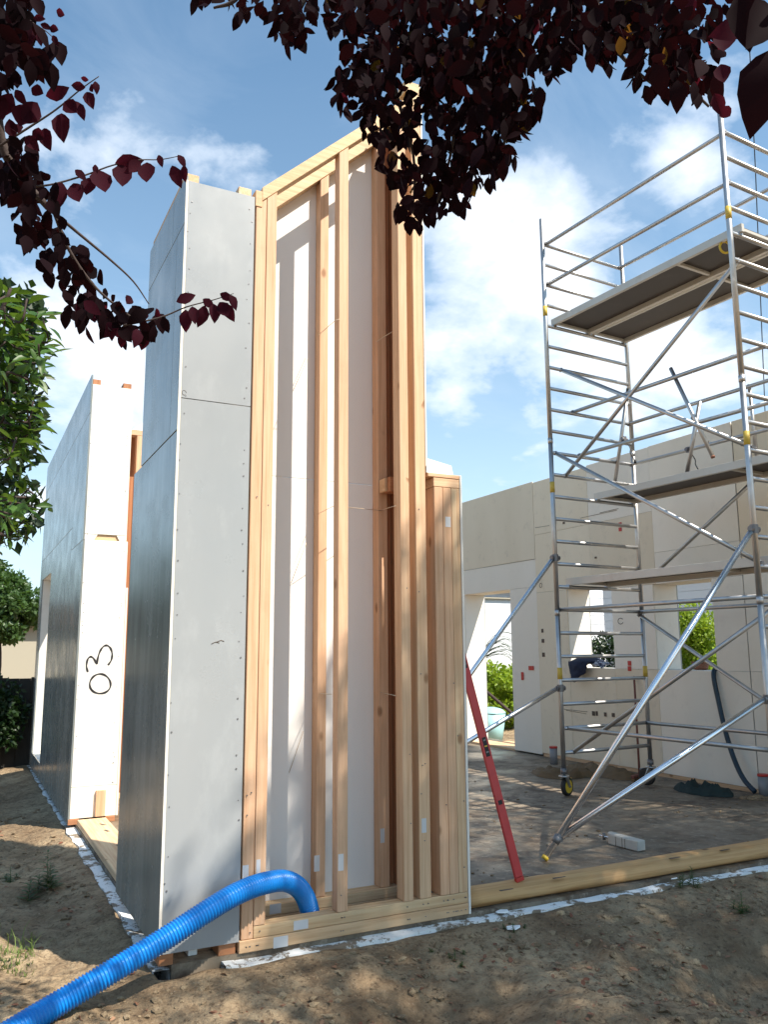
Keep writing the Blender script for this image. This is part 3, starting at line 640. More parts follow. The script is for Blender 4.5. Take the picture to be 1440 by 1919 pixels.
for px, py in ((1049, 1645), (1266, 1608), (1360, 1593), (950, 1668)):
    p = on_z(px, py, .101); V, Fc = tube_geo([(p.x-.05, p.y, .1), (p.x+.05, p.y, .1)], [.014, .009], 8); V = [(a, b_, .1035+(c_-.1)*.12) for a, b_, c_ in V]; mk('knot', V, Fc, SOCK, lg)
sv = box('wood_shim', 2.96, 3.33, 4.875, 4.91, .001, .012, WX); tag(sv, 'thin splinter of wood behind the log next to the frame', 'wood shim')
# red spirit level leaning on the frame
lvl = thing('spirit_level', 'long red spirit level leaning against the timber frame', 'spirit level', (3.39, 4.72, .1))
A = Vector((3.40, 4.74, .102)); B = Vector((2.985, 4.90, 1.93)); t = (B-A).normalized(); sd = Vector((0, 1, 0)); sd = (sd-t*sd.dot(t)).normalized(); nn_ = t.cross(sd)
def lv_piece(s0, s1, wdt, th, m_, name, c_off=0., parent=lvl):
    a, b_ = A+t*s0+nn_*c_off, A+t*s1+nn_*c_off
    V = [a-nn_*wdt-sd*th, a+nn_*wdt-sd*th, a+nn_*wdt+sd*th, a-nn_*wdt+sd*th, b_-nn_*wdt-sd*th, b_+nn_*wdt-sd*th, b_+nn_*wdt+sd*th, b_-nn_*wdt+sd*th]
    return mk(name, V, BF, m_, parent, bev=.002)
Ltot = (B-A).length
lv_piece(.03, Ltot-.03, .030, .011, RED, 'level_body'); lv_piece(0, .028, .031, .013, REDP, 'end_cap'); lv_piece(Ltot-.028, Ltot, .031, .013, REDP, 'end_cap')
for s in (.82, 1.42, .5):
    lv_piece(s, s+.13 if s != .5 else s+.03, .017, .0125, RUB, 'vial_window')
    if s != .5:
        for q in (.03, .07, .11): lv_piece(s+q-.006, s+q+.006, .012, .0133, YPL if q == .07 else STEEL, 'vial')
# blue corrugated hose
HP = [on_y(-120, 2010, 4.12), on_y(0, 1946, 4.18), on_y(110, 1880, 4.27), on_y(200, 1826, 4.3), on_y(300, 1765, 4.34), on_y(400, 1700, 4.39), on_y(452, 1671, 4.44), on_y(497, 1655, 4.52), on_y(535, 1651, 4.62), on_y(562, 1666, 4.71), on_y(578, 1697, 4.76), on_y(588, 1750, 4.775), on_y(590, 1775, 4.775)]
cl = spline(HP, 60); L_ = 0; cum_ = [0]
for a, b_ in zip(cl, cl[1:]): L_ += (b_-a).length; cum_.append(L_)
pitch = .0165; ns = int(L_/pitch*5); pts = []; rr = []; j = 0
for i in range(ns+1):
    s = L_*i/ns
    while j < len(cum_)-2 and cum_[j+1] < s: j += 1
    f_ = (s-cum_[j])/max(1e-9, cum_[j+1]-cum_[j]); pts.append(cl[j].lerp(cl[j+1], f_)); rr.append(.0530+.0042*math.cos(i*2*math.pi/5))
hose = tube('ventilation_hose', pts, rr, BLUE, None, n=22); tag(hose, 'thick bright blue corrugated hose bending into the timber frame', 'hose')
# white wedge block with bolt
ck = thing('outrigger_block', 'small white cast block with bolt lying on the slab beside the log', 'block', (5.05, 5.45, 0))
q0 = on_z(1143, 1583); q1 = on_z(1197, 1597); dx = (q1-q0); ln = dx.length; dx.normalize(); dy = Vector((-dx.y, dx.x, 0)); V = []
for zz_ in (0.002, .082):
    for a, b_ in ((.02, .0), (ln, .0), (ln, .09), (.02, .09), (-.03, .075), (-.045, .045), (-.03, .015)): V.append(q0+dx*a+dy*b_+Vector((0, 0, zz_+(.012 if a < 0 and zz_ > .01 else 0))))
mk('cast_body', V, [[6, 5, 4, 3, 2, 1, 0], [7, 8, 9, 10, 11, 12, 13]]+[[i, (i+1) % 7, (i+1) % 7+7, i+7] for i in range(7)], CHOCK, ck, bev=.006)
for a in (.07, .14, .17): V = [q0+dx*(a+s)+dy*o+Vector((0, 0, z)) for z in (.004, .078) for s, o in ((0, -.0015), (.004, -.0015), (.004, .0), (0, .0))]; mk('groove', V, BF, SOCK, ck)
tube('bolt', [q0-dx*.14+dy*.03+Vector((0, 0, .045)), q0-dx*.03+dy*.04+Vector((0, 0, .045))], .009, ALUB, ck, n=8); tube('wing_nut', [q0-dx*.09+dy*.035+Vector((0, 0, .02)), q0-dx*.09+dy*.035+Vector((0, 0, .075))], .014, STEEL, ck, n=6)
# pipe stubs with red caps
for px, py, lb in ((1039, 1432, 'grey pipe stub with red cap behind the yellow hubbed scaffold wheel'), (1434, 1494, 'grey pipe stub with red cap beside the dark hanging hose')):
    p = on_z(px, py); pp = thing('pipe_stub', lb, 'pipe', p); tube('pipe_body', [p, p+Vector((0, 0, .22))], .055, PIPE, pp, n=16); tube('pipe_cap', [p+Vector((0, 0, .221)), p+Vector((0, 0, .245))], .058, REDP, pp, n=16)
# crumpled tarp, sack
def crumple(name, pts, wdt, hgt, m_, label, cat, seed, base=.003):
    c_ = spline(pts, 8); V, Fc = [], []; nn = 9
    for i, p in enumerate(c_):
        a = c_[max(0, i-1)]; b_ = c_[min(len(c_)-1, i+1)]; tt = (b_-a).normalized(); s_ = Vector((-tt.y, tt.x, 0)); env = math.sin(math.pi*min(1, (i+.6)/len(c_)))**.5
        for j in range(nn):
            f_ = j/(nn-1)*2-1; nz = noise.noise(Vector((i*.33, j*.55, seed)))+.5*noise.noise(Vector((i*.9, j*1.3, seed+5)))
            V.append(tuple(p+s_*(f_*wdt*env*(1+.35*nz))+Vector((0, 0, base+max(0, (1-f_*f_)**.5*hgt*env*(1+1.1*nz))))))
    for i in range(len(c_)-1):
        for j in range(nn-1): Fc.append([i*nn+j, i*nn+j+1, (i+1)*nn+j+1, (i+1)*nn+j])
    return tag(mk(name, V, Fc, m_, smooth=True), label, cat)
crumple('tarp', [on_z(1006, 1446), on_z(1040, 1456), on_z(1080, 1454), on_z(1105, 1444)], .2, .085, TAN, 'crumpled brown strap heap around the yellow scaffold wheel', 'tarp', 3)
crumple('tarp', [on_z(1070, 1436), on_z(1120, 1447), on_z(1165, 1458), on_z(1208, 1461)], .19, .085, TAN, 'long dark brown cloth strip lying along the beige wall foot', 'tarp', 8)
crumple('sack', [on_z(1268, 1478), on_z(1300, 1486), on_z(1340, 1491), on_z(1376, 1494)], .12, .10, DGREEN, 'dark green crumpled sack on the slab near the wall foot', 'sack', 5)
crumple('soil_pile', [on_z(1385, 1497), on_z(1420, 1498), on_z(1470, 1500)], .10, .03, SOIL, 'flat line of dark mud beside the green sack', 'mud', 12)
# dark hose from the window to the floor
hp = [(8.30, 7.19, 1.362), (8.16, 7.19, 1.375), (8.055, 7.17, 1.30)]+[tuple(on_x(*q)) for q in ((1349, 1320, 8.04), (1362, 1375, 8.0), (1378, 1425, 7.96), (1395, 1460, 7.92), (1416, 1484, 7.9))]
tag(tube('dark_hose', spline(hp, 8), .028, DHOSE, None, n=12), 'dark blue green hose hanging from the right window down to the floor', 'hose')
# broom leaning at the wall
br = thing('broom', 'rusty red broom standing behind the scaffold by the wall', 'broom', (7.43, 7.95, 0))
b0 = on_z(1200, 1462); tube('broom_handle', [b0+Vector((0, 0, .06)), Vector((8.06, 8.5, 1.25))], .014, BROOM, br, n=8)
hv = Vector((.35, .12, 0)); V = [b0+hv*s+Vector((0, o, z)) for z in (.035, .075) for s, o in ((-.5, -.03), (.5, -.03), (.5, .03), (-.5, .03))]; mk('broom_head', V, BF, BROOM, br, bev=.006)
V = [b0+hv*s*.96+Vector((0, o, z)) for z in (.002, .034) for s, o in ((-.5, -.028), (.5, -.028), (.5, .028), (-.5, .028))]; mk('bristles', V, BF, TAN, br)
# jacket thrown over the window sill
V, Fc = [], []; nu, nv = 16, 12
c0_ = on_x(1092, 1262, 8.07)
for i in range(nu):
    for j in range(nv):
        a = i/(nu-1)*2-1; s = j/(nv-1)
        nz = noise.noise(Vector((i*.4, j*.5, 2)))
        y = c0_.y+.22*a*(1-.35*s)+.03*nz
        if s < .35: x, z = 8.07+.30*(1-s/.35)-.05, 1.40+.07*(1-a*a)+.05*nz
        else: x, z = 8.03-.06*(1-a*a)+.03*nz-.02, 1.42-(s-.35)*.42*(1-.5*abs(a))
        V.append((x-.02*max(0, 1-a*a), y, z))
for i in range(nu-1):
    for j in range(nv-1): Fc.append([i*nv+j, i*nv+j+1, (i+1)*nv+j+1, (i+1)*nv+j])
jk = thing('jacket', 'navy jacket with striped lining slung over the left window sill', 'jacket', (8.1, c0_.y, 1.35))
jo = mk('jacket_body', V, Fc, NAVY, jk, smooth=True); jo.modifiers.new('thick', 'SOLIDIFY').thickness = .03
V2 = []; c1_ = on_x(1120, 1240, 8.2)
for i in range(nu):
    for j in range(nv):
        a = i/(nu-1)*2-1; b_ = j/(nv-1)*2-1; rr_ = max(0, 1-(a*a+b_*b_)/1.6)
        V2.append((8.22+.12*b_, c1_.y+.22*a, 1.352+.10*rr_**.7+.02*noise.noise(Vector((i*.6, j*.6, 9)))))
mk('striped_lining', V2, Fc, STRIPE, jk, smooth=True)
# basket with plant on the right window sill
bk = thing('plant_basket', 'terracotta wicker basket on the right window sill', 'basket', (8.4, 7.5, 1.345)); bp = on_x(1315, 1254, 8.40)
tube('basket_body', [(bp.x, bp.y, 1.346), (bp.x, bp.y, 1.43)], [.08, .105], BRICK, bk, n=16); tube('basket_rim', [(bp.x, bp.y, 1.431), (bp.x, bp.y, 1.447)], .11, BRICK, bk, n=16)
# turquoise tub outside the door
tb = on_x(922, 1372, 9.3); tbz = float(gh(tb.x, tb.y))
tt_ = thing('plastic_tub', 'pale turquoise plastic tub outside the doorway', 'tub', (tb.x, tb.y, tbz)); tube('tub_body', [(tb.x, tb.y, tbz), (tb.x, tb.y, .40)], [.20, .28], TURQ, tt_, n=20); tube('tub_lid', spline([(tb.x, tb.y, .401), (tb.x, tb.y, .47), (tb.x, tb.y, .52)], 3), [.285, .28, .25, .23, .19, .13, .05], TURQ, tt_, n=20)
for i, (px, py, c) in enumerate(((905, 1385, 'pale plank leaning flat on the ground just outside the doorway'), (930, 1366, 'second pale plank lying beyond the doorway threshold'))):
    p = on_x(px, py, 8.75+.35*i); o = box('loose_plank', p.x, p.x+.14, 10.9, 12.6, -.03+.04*i, .01+.04*i, WY); tag(o, c, 'plank')
dth = box('door_threshold', 8.12, 8.5, 11.34, 12.70, .001, .035, WY); tag(dth, 'timber threshold in the doorway opening', 'threshold')
# black bracket on the grey wall edge, brick chip
bb = on_y(213, 1623, 6.03); o = tube('black_bracket', [(1.13, bb.y, bb.z), (1.13, bb.y-.03, bb.z)], .03, RUB, None, n=8); tag(o, 'small black rubber stop between grey wall and plank', 'bracket')
# foam crumbs by the slab edge
def shard(name, px, py, s, label):
    p = on_z(px, py, -.03); z = float(gh(p.x, p.y)) if p.y < 4.45 else -.012
    a = [(random.uniform(.6, 1)*s*math.cos(k*1.05+.3), random.uniform(.35, .7)*s*math.sin(k*1.05+.3)) for k in range(6)]
    V = [(p.x+x, p.y+y, z+.004) for x, y in a]+[(p.x+x*.9, p.y+y*.9, z+.010) for x, y in a]
    o = mk(name, V, [[5, 4, 3, 2, 1, 0], list(range(6, 12))]+[[i, (i+1) % 6, (i+1) % 6+6, i+6] for i in range(6)], FOAMC); tag(o, label, 'foam piece', 'foam shards by the slab edge')
shard('foam_shard', 962, 1733, .065, 'triangular white foam shard on the soil in front of the log'); shard('foam_shard', 942, 1716, .06, 'flat white foam piece touching the slab edge right of the frame')
shard('foam_shard', 1262, 1652, .06, 'white foam piece lying between log and seedling')

# ------------------------------------------------------------------ leaves
def leafverts(ln, wd, fold=.18, curl=.15):
    prof = [(0, 0), (.12, .45), (.35, .98), (.6, .92), (.82, .52), (1, 0)]
    V = []; 
    for s, w_ in prof: V.append((0, s*ln, -curl*ln*s*s))
    for s, w_ in prof[1:-1]: V.append((w_*wd/2, s*ln, fold*w_*wd/2-curl*ln*s*s)); 
    for s, w_ in prof[1:-1]: V.append((-w_*wd/2, s*ln, fold*w_*wd/2-curl*ln*s*s))
    Fc = [[0, 6, 1], [0, 1, 10]]
    for i in range(3): Fc += [[i+1, 6+i, 7+i, i+2], [i+1, i+2, 11+i, 10+i]]
    Fc += [[4, 9, 5], [4, 5, 13]]
    return np.array(V), Fc
def rotm(tip, nrm):
    t = np.array(tip, float); t /= np.linalg.norm(t)+1e-9
    n = np.array(nrm, float); n -= t*(n@t); n /= np.linalg.norm(n)+1e-9
    return np.stack([np.cross(t, n), t, n], 1)
def bake(name, specs, ln, wd, m, parent, **kw):
    """specs: list of (pos, tip, normal, scale)"""
    LV, LF = leafverts(ln, wd); V = []; Fc = []; k = 0
    for p, tip, nr, s in specs:
        M = rotm(tip, nr); V.append((LV*s)@M.T+np.array(p)); Fc += [[i+k for i in f] for f in LF]; k += len(LV)
    return mk(name, np.concatenate(V), Fc, m, parent, smooth=True, **kw)
def lite(name, P, T_, s, m, parent, **kw):
    """many small two-triangle folded leaves, vectorised"""
    n = len(P); T_ = T_/np.linalg.norm(T_, axis=1, keepdims=True); A_ = rng.normal(size=(n, 3)); B_ = np.cross(T_, A_); B_ /= np.linalg.norm(B_, axis=1, keepdims=True)
    s = np.asarray(s).reshape(-1, 1)
    Nn = np.cross(T_, B_)
    V = np.stack([P, P+T_*s*.5+B_*s*.27+Nn*s*.06, P+T_*s, P+T_*s*.5-B_*s*.27+Nn*s*.06], 1).reshape(-1, 3)
    i = np.arange(n)[:, None]*4; Fc = np.concatenate([i+np.array([[0, 1, 2]]), i+np.array([[0, 2, 3]])], 0)
    return mk(name, V, Fc, m, parent, **kw)
def ballpts(c, r, n, shell=.35):
    d = rng.normal(size=(n, 3)); d /= np.linalg.norm(d, axis=1, keepdims=True); q = (rng.random(n)**(1/3*(1-shell)+.0))[:, None]
    return np.array(c)+d*q*np.array(r)
def limb(pts, r0, r1, m, parent, name='limb', n=7):
    P = spline(pts, 5); rs = [r0+(r1-r0)*i/(len(P)-1) for i in range(len(P))]; return tube(name, P, rs, m, parent, n=n)

# ---- the plum tree: in-frame sprays (leaf by leaf) + the crown that shades the slab
pt = thing('plum_tree', 'purple leaved plum tree whose dark boughs hang into the top of the view', 'tree', (5.2, -2.6, -.1))
limb([(5.2, -2.6, -.15), (5.3, -2.5, 1.4), (5.1, -2.3, 3.0)], .19, .14, BARK, pt, 'trunk', 10)
fork = (5.1, -2.3, 3.0)
ends = []
TWR = 2.95
def bough(pxs, r, rad0=.012, rad1=.004, parent=pt):
    P = [at(x, y, q) for (x, y), q in zip(pxs, r)]; limb(P, rad0, rad1, BARK, parent, 'twig', 6); return spline(P, 8)
limb([fork, (4.4, -.9, 4.0), (3.2, .6, 4.5), tuple(at(1250, -120, 3.4))], .09, .035, BARK, pt)
limb([tuple(at(1250, -120, 3.4)), tuple(at(950, -60, 3.45)), tuple(at(760, -30, 3.4)), tuple(at(520, -60, 3.35))], .035, .012, BARK, pt)
for e in ((7.6, -1.8, 7.5), (5.4, -3.6, 8.5), (9.2, -.6, 7.4), (6.4, -.2, 7.2)): limb([fork, tuple((Vector(fork)*.5+Vector(e)*.5)+Vector((.2, .1, .3))), e], .10, .03, BARK, pt)
b1 = bough([(900, -60), (860, 40), (840, 150), (850, 260), (820, 380)], [3.4, 3.35, 3.35, 3.3, 3.3])
b2 = bough([(760, -40), (740, 60), (740, 160), (775, 290), (775, 400)], [3.4, 3.35, 3.35, 3.3, 3.3])
b3 = bough([(1050, -60), (1000, 40), (970, 150), (950, 250), (930, 320)], [3.5, 3.4, 3.35, 3.3, 3.3])
b4 = bough([(1200, -60), (1220, 60), (1270, 140), (1330, 200)], [3.3, 3.3, 3.25, 3.25])
b5 = bough([(1130, -60), (1120, 40), (1180, 120), (1240, 170)], [3.4, 3.35, 3.3, 3.25])
b6 = bough([(600, -50), (560, 20), (540, 80)], [3.35, 3.3, 3.3]); b7 = bough([(480, -60), (440, 0), (400, 15)], [3.35, 3.3, 3.3])
RB = [(690, 185, 58, 38), (722, 250, 42, 24), (655, 150, 32, 12), (745, 320, 34, 20), (850, 350, 48, 26), (700, 60, 80, 60), (790, 50, 100, 110), (890, 50, 105, 120), (990, 50, 95, 100), (1090, 35, 85, 85), (1190, 50, 85, 90), (1275, 90, 70, 70), (755, 150, 85, 75), (830, 190, 100, 110), (900, 160, 95, 95),
      (955, 190, 62, 45), (865, 290, 80, 75), (805, 350, 52, 36), (775, 405, 34, 18), (920, 270, 62, 40), (1010, 115, 45, 22), (690, 130, 50, 30), (650, 25, 45, 26), (560, 12, 48, 34), (545, 62, 30, 17),
      (455, 8, 36, 14), (385, -8, 30, 9), (1240, 140, 50, 32), (1300, 160, 42, 26), (1130, 95, 40, 20), (975, 235, 34, 14), (1150, 20, 90, 60), (1300, 20, 60, 40), (840, -60, 120, 60), (1000, -60, 120, 60), (1170, -60, 110, 60), (700, -40, 80, 40), (820, 400, 22, 7), (945, 310, 20, 6)]
specs = []
GO = {(1360, 1): 0}
for bx, by, br_, n_ in RB:
    for _ in range(int(n_*1.55)):
        a = random.uniform(0, 2*math.pi); q = br_*math.sqrt(random.random())
        if ((bx+q*math.cos(a)-768)/30)**2+((by+q*math.sin(a)*.95-185)/42)**2 < 1 and random.random() < .8: continue
        if random.random() < .10 and bx > 1050: continue
        r = random.gauss(3.35, .3); p = at(bx+q*math.cos(a), by+q*math.sin(a)*.95-14, r)
        tip = Vector((random.gauss(0, .6), random.gauss(0, .6), -1+random.gauss(0, .55))); nr = (-ray(bx, by))+Vector((random.gauss(0, .9), random.gauss(0, .9), random.gauss(0, .9)))
        specs.append((p, tip, nr, random.uniform(.7, 1.15), bx+q*math.cos(a), by+q*math.sin(a)))
random.shuffle(specs)
LV, LF = leafverts(1, .56)
LM = []
for k, (f_, c_) in enumerate(((.22, .25), (.55, .1), (.1, .5), (.4, -.25))):
    v, ff = leafverts(1, .54+.05*k, f_, c_); me = bpy.data.meshes.new('leaf'); me.from_pydata(v.tolist(), [], ff); me.polygons.foreach_set('use_smooth', [True]*len(ff)); LM.append((v, ff, me))
MV = {}
def leafobj(p, tip, nr, size, m, parent, wf=1.):
    k = random.randrange(4); key = (k, m.name)
    if key not in MV:
        me = LM[k][2].copy(); me.materials.append(m); MV[key] = me
    o = bpy.data.objects.new('leaf', MV[key]); C.objects.link(o); o.parent = parent
    M = rotm(tip, nr)*size; M[:, 0] *= wf; M4 = Matrix(M.tolist()).to_4x4(); M4.translation = Vector(p)-WL[parent]; o.matrix_local = M4; WL[o] = Vector(p)
    return o
# edge leaves as objects (those that show), inner ones joined
LSZ = .066; nobj = 0; rest = []; rest2 = []
for s_ in specs:
    p, tip, nr, sc_, x, y = s_
    if nobj < 215 and 0 < y < 430 and random.random() < .34:
        mm = LORANGE if random.random() < .02 else (LPLUMR if (x > 1290 and random.random() < .6) or random.random() < .05 else LPLUM)
        leafobj(p, tip, nr, LSZ*sc_, mm, pt); nobj += 1
    else: (rest2 if random.random() < .015 and y > -40 else rest).append((p, tip, nr, sc_))
bake('foliage', rest, .066, .036, LPLUM, pt, kind='stuff'); bake('turning_foliage', rest2, .056, .034, LORANGE, pt, kind='stuff')
# large near leaves at the right edge
for px, py, r, tx, tz, sz_, mm in ((1385, -10, 1.5, .2, -1, .085, LPLUM), (1440, 95, 1.35, -.25, -1, .10, LPLUM), (1420, 20, 1.6, -.8, -.5, .07, LPLUM), (1445, 10, 1.4, -.5, -.8, .09, LPLUM), (1360, 60, 1.9, -.2, -1, .06, LPLUMR), (1395, 50, 1.8, -.9, -.4, .06, LPLUMR), (1352, 120, 2.5, .1, -1, .06, LPLUMR), (1340, 175, 2.5, .4, -1, .06, LPLUMR), (1350, 200, 2.5, .9, -.4, .05, LPLUMR), (1270, 150, 2.6, .1, -1, .075, LPLUM), (1230, 120, 2.6, .3, -1, .08, LPLUM)):
    leafobj(at(px, py, r), Vector((tx, 0, tz)), -ray(px, py)+Vector((random.gauss(0, .3), 0, .2)), sz_, mm, pt)
bough([(1500, -60), (1470, 20), (1420, 15), (1385, 5)], [1.4, 1.45, 1.55, 1.6], .006, .002)
# crown beyond the frame
def crown(name, blobs, dens, size, m, parent):
    P = []
    for (c, r, k) in blobs: P.append(ballpts(c, r, int(dens*k), .2))
    P = np.concatenate(P); n_ = len(P)
    if parent is pt:      # keep the open sky that the photograph shows
        rel = P-np.array(EYEP); dz = rel@np.array(fw); xx = 720+F*(rel@np.array(rt))/dz; yy_ = 959-F*(rel@np.array(up))/dz
        keep = ~((dz > 0) & (xx > -60) & (xx < 1500) & (yy_ > -40) & (yy_ < 2000)); P = P[keep]; n_ = len(P)
    T_ = rng.normal(size=(n_, 3)); T_[:, 2] -= .7
    return lite(name, P, T_, size*(.7+.6*rng.random(n_)), m, parent, kind='stuff')
crown('crown', [((8.3, -2.2, 7.4), (3.0, 2.6, 2.6), 1.5), ((6.2, -1.8, 8.6), (1.9, 1.8, 1.6), .55), ((6.3, -.9, 9.2), (1.15, 1.1, 1.3), .5), ((10.6, -1.4, 7.6), (2.6, 2.4, 2.6), 1.1), ((6.4, -3.8, 8.6), (2.4, 2.2, 2.0), .8), ((5.0, -3.2, 7.4), (1.7, 1.6, 1.6), .35), ((8.8, -.2, 6.2), (2.0, 1.6, 1.5), .7), ((8.2, -.7, 9.3), (2.4, 1.7, 1.8), 1.1), ((10.8, -.4, 9.2), (2.2, 1.8, 1.6), .9)], 9000, .11, LPLUM, pt)

# ---- second plum on the left: branch and hanging sprigs
p2 = thing('plum_tree', 'purple plum branches with red tipped sprigs crossing the sky top left', 'tree', (-2.6, .6, -.1))
limb([(-2.6, .6, -.15), (-2.5, .7, 1.6), (-2.3, .9, 2.9)], .11, .08, BARK, p2, 'trunk', 9)
limb([(-2.3, .9, 2.9), (-1.9, 1.4, 3.4), tuple(at(-140, 60, 2.7))], .06, .02, BARK, p2)
limb([tuple(at(-140, 60, 2.7)), tuple(at(-30, 120, 2.7)), tuple(at(10, 290, 2.65)), tuple(at(90, 390, 2.6))], .02, .009, BARK, p2)
tube('twig', spline([at(90, 390, 2.6), at(150, 440, 2.6), at(210, 490, 2.6), at(250, 528, 2.6), at(279, 570, 2.6)], 6), [.005-.0035*i/24 for i in range(25)], BARK, p2, n=6)
S1 = bough([(-20, 285), (55, 238), (105, 205), (150, 168), (185, 143)], [2.6]*5, .0035, .0012, p2)
S2 = bough([(60, 350), (100, 345), (160, 328), (210, 310), (260, 300), (300, 299), (338, 292)], [2.55]*7, .003, .001, p2)
S3 = bough([(230, 610), (300, 595), (350, 575), (400, 562), (438, 550)], [2.55]*5, .003, .001, p2)
S4 = bough([(40, 20), (60, 42), (85, 58), (103, 74)], [2.6]*4, .002, .001, p2)
S5 = bough([(100, 395), (130, 470), (180, 540), (240, 590), (285, 620)], [2.6]*5, .006, .002, p2)
def L2(px, py, tx, tz, size, mm=LPLUMR, r=2.55, jit=.25):
    leafobj(at(px, py, r), rt*tx+Vector((0, 0, 1))*tz, -ray(px, py)+Vector((random.gauss(0, jit), random.gauss(0, jit), random.gauss(0, jit))), size, mm, p2)
for px, py, tx, tz, s_ in ((115, 212, .1, -1, .082), (82, 240, .3, -1, .066), (70, 192, -.6, -1, .075), (45, 195, -.1, -1, .075), (85, 180, .8, .15, .06), (58, 165, .9, -.5, .045), (140, 189, .6, -1, .055), (120, 190, .8, -.8, .06), (162, 172, .4, -1, .052), (160, 164, -.7, .1, .035), (22, 175, -.4, -1, .065), (28, 168, .6, -1, .04), (178, 152, .3, -1, .03), (170, 158, .5, -1, .028), (166, 150, -.8, .2, .025), (48, 255, .8, -.9, .055), (60, 245, .7, -.5, .05), (35, 250, -.3, .8, .05), (25, 260, -.2, .9, .05), (5, 180, 0, -1, .06),
                           (114, 340, .0, -1, .070), (137, 343, .4, -1, .072), (170, 332, -.1, -1, .062), (182, 318, .3, -1, .085), (215, 306, 1, .0, .072), (228, 308, .05, -1, .078), (275, 304, .1, -1, .072), (297, 290, .3, -1, .035), (262, 300, -.6, -.8, .05), (322, 310, .4, -1, .065), (345, 309, .0, -1, .048), (333, 290, .7, -.8, .036), (140, 318, .7, -.5, .036), (178, 308, .1, -1, .03),
                           (348, 580, .0, -1, .06), (360, 574, .2, -1, .055), (384, 572, -.1, -1, .062), (400, 569, .1, -1, .06), (411, 566, .6, -1, .06), (420, 568, .5, -1, .055), (330, 566, .9, .4, .06), (380, 560, .8, -.6, .04), (430, 552, .7, -1, .045), (412, 550, .8, -.4, .04),
                           (105, 20, .6, -.3, .03), (62, 35, .6, 0, .03), (75, 45, .7, -.3, .03), (92, 52, .8, -.3, .03), (52, 45, 0, -1, .04), (58, 55, -.1, -1, .045), (72, 60, .2, -1, .035), (98, 66, .5, -1, .03),
                           (95, 82, .1, -1, .075), (104, 76, .3, -1, .07), (85, 90, -.2, -1, .085), (92, 115, .2, -1, .075), (75, 90, -.3, -1, .06)):
    L2(px, py, tx, tz, s_, LPLUM if (px < 112 and 70 < py < 130) else LPLUMR)
LBB = [(20, 30, 50, 60), (30, 80, 40, 40), (5, 120, 40, 30), (0, 170, 25, 12), (45, 110, 22, 14), (20, 290, 35, 26), (40, 300, 22, 14), (30, 340, 42, 34), (5, 350, 25, 20), (62, 385, 34, 24), (85, 360, 22, 12), (45, 430, 30, 16), (95, 430, 34, 22), (120, 470, 32, 18), (90, 490, 24, 12), (140, 500, 28, 12), (135, 540, 24, 9), (170, 560, 34, 22), (205, 585, 34, 22), (150, 600, 28, 12), (240, 600, 36, 20), (275, 615, 24, 14), (290, 600, 16, 8), (235, 635, 14, 5), (170, 520, 20, 6), (-40, 60, 60, 30), (-60, 200, 60, 30), (-50, 350, 60, 30)]
rest = []
for bx, by, br_, n_ in LBB:
    for _ in range(int(n_*.8)):
        a = random.uniform(0, 2*math.pi); q = br_*math.sqrt(random.random()); x, y = bx+q*math.cos(a), by+q*math.sin(a)
        p = at(x, y-12, random.gauss(2.65, .14)); tip = Vector((random.gauss(0, .5), random.gauss(0, .5), -1+random.gauss(0, .4))); nr = -ray(bx, by)+Vector((random.gauss(0, .6), random.gauss(0, .6), random.gauss(0, .6)))
        sc_ = random.uniform(.6, 1.05)
        if x > 0 and random.random() < .42: leafobj(p, tip, nr, .062*sc_, LPLUMR if (by > 540 and random.random() < .4) else LPLUM, p2)
        else: rest.append((p, tip, nr, sc_))
bake('foliage', rest, .062, .036, LPLUM, p2, kind='stuff')

# ---- green shrub at the left edge
gs = thing('laurel_shrub', 'glossy green shrub with pointed leaves at the left edge', 'shrub', (-1.9, 2.3, -.1))
limb([(-1.9, 2.3, -.12), (-1.75, 2.5, 1.2), tuple(at(-60, 800, 3.2))], .04, .02, BARK, gs, 'stem'); limb([tuple(at(-60, 800, 3.2)), tuple(at(-20, 640, 3.2)), tuple(at(20, 540, 3.2))], .014, .005, BARK, gs, 'stem'); limb([tuple(at(-60, 950, 3.1)), tuple(at(20, 940, 3.1))], .01, .004, BARK, gs, 'stem')
limb([(-1.75, 2.5, 1.2), tuple(at(-60, 950, 3.1))], .02, .01, BARK, gs, 'stem')
rest = []; cnt = 0
ros = [(25, 545), (8, 575), (50, 560), (70, 585), (80, 598), (62, 622), (30, 610), (10, 640), (55, 650), (72, 645), (60, 680), (35, 680), (15, 700), (60, 715), (30, 735), (62, 752), (50, 765), (15, 760), (40, 790), (65, 800), (10, 800), (30, 820), (15, 850), (0, 600), (0, 680), (0, 740),
       (30, 905), (55, 915), (45, 940), (60, 950), (20, 935), (5, 915), (25, 965), (45, 975), (10, 985), (0, 960), (-40, 600), (-50, 700), (-40, 800), (-40, 920)]
for cx, cy in ros:
    c = at(cx, cy, random.gauss(3.15, .15)); ax_ = Vector((random.gauss(.3, .4), random.gauss(-.2, .4), random.gauss(.5, .5))).normalized()
    if cx > -10: limb([tuple(at(cx-45, cy+25, 3.2)), tuple(c-ax_*.08), tuple(c)], .006, .003, BARK, gs, 'stem', 5)
    for k in range(13):
        a = k*2.4; q = ax_.orthogonal().normalized(); q2 = ax_.cross(q)
        out = (q*math.cos(a)+q2*math.sin(a))*1.0+ax_*random.uniform(-.2, .9)+Vector((0, 0, -.25)); nr = ax_+Vector((0, 0, .5))
        p = c+ax_*(-.012*k)+out*.01
        if k < 6 and cx > -10: leafobj(p, out, nr, random.uniform(.055, .085), LSHRUB, gs, .66); cnt += 1
        else: rest.append((p, out, nr, random.uniform(.7, 1.2)))
bake('foliage', rest, .07, .023, LSHRUB, gs, kind='stuff')
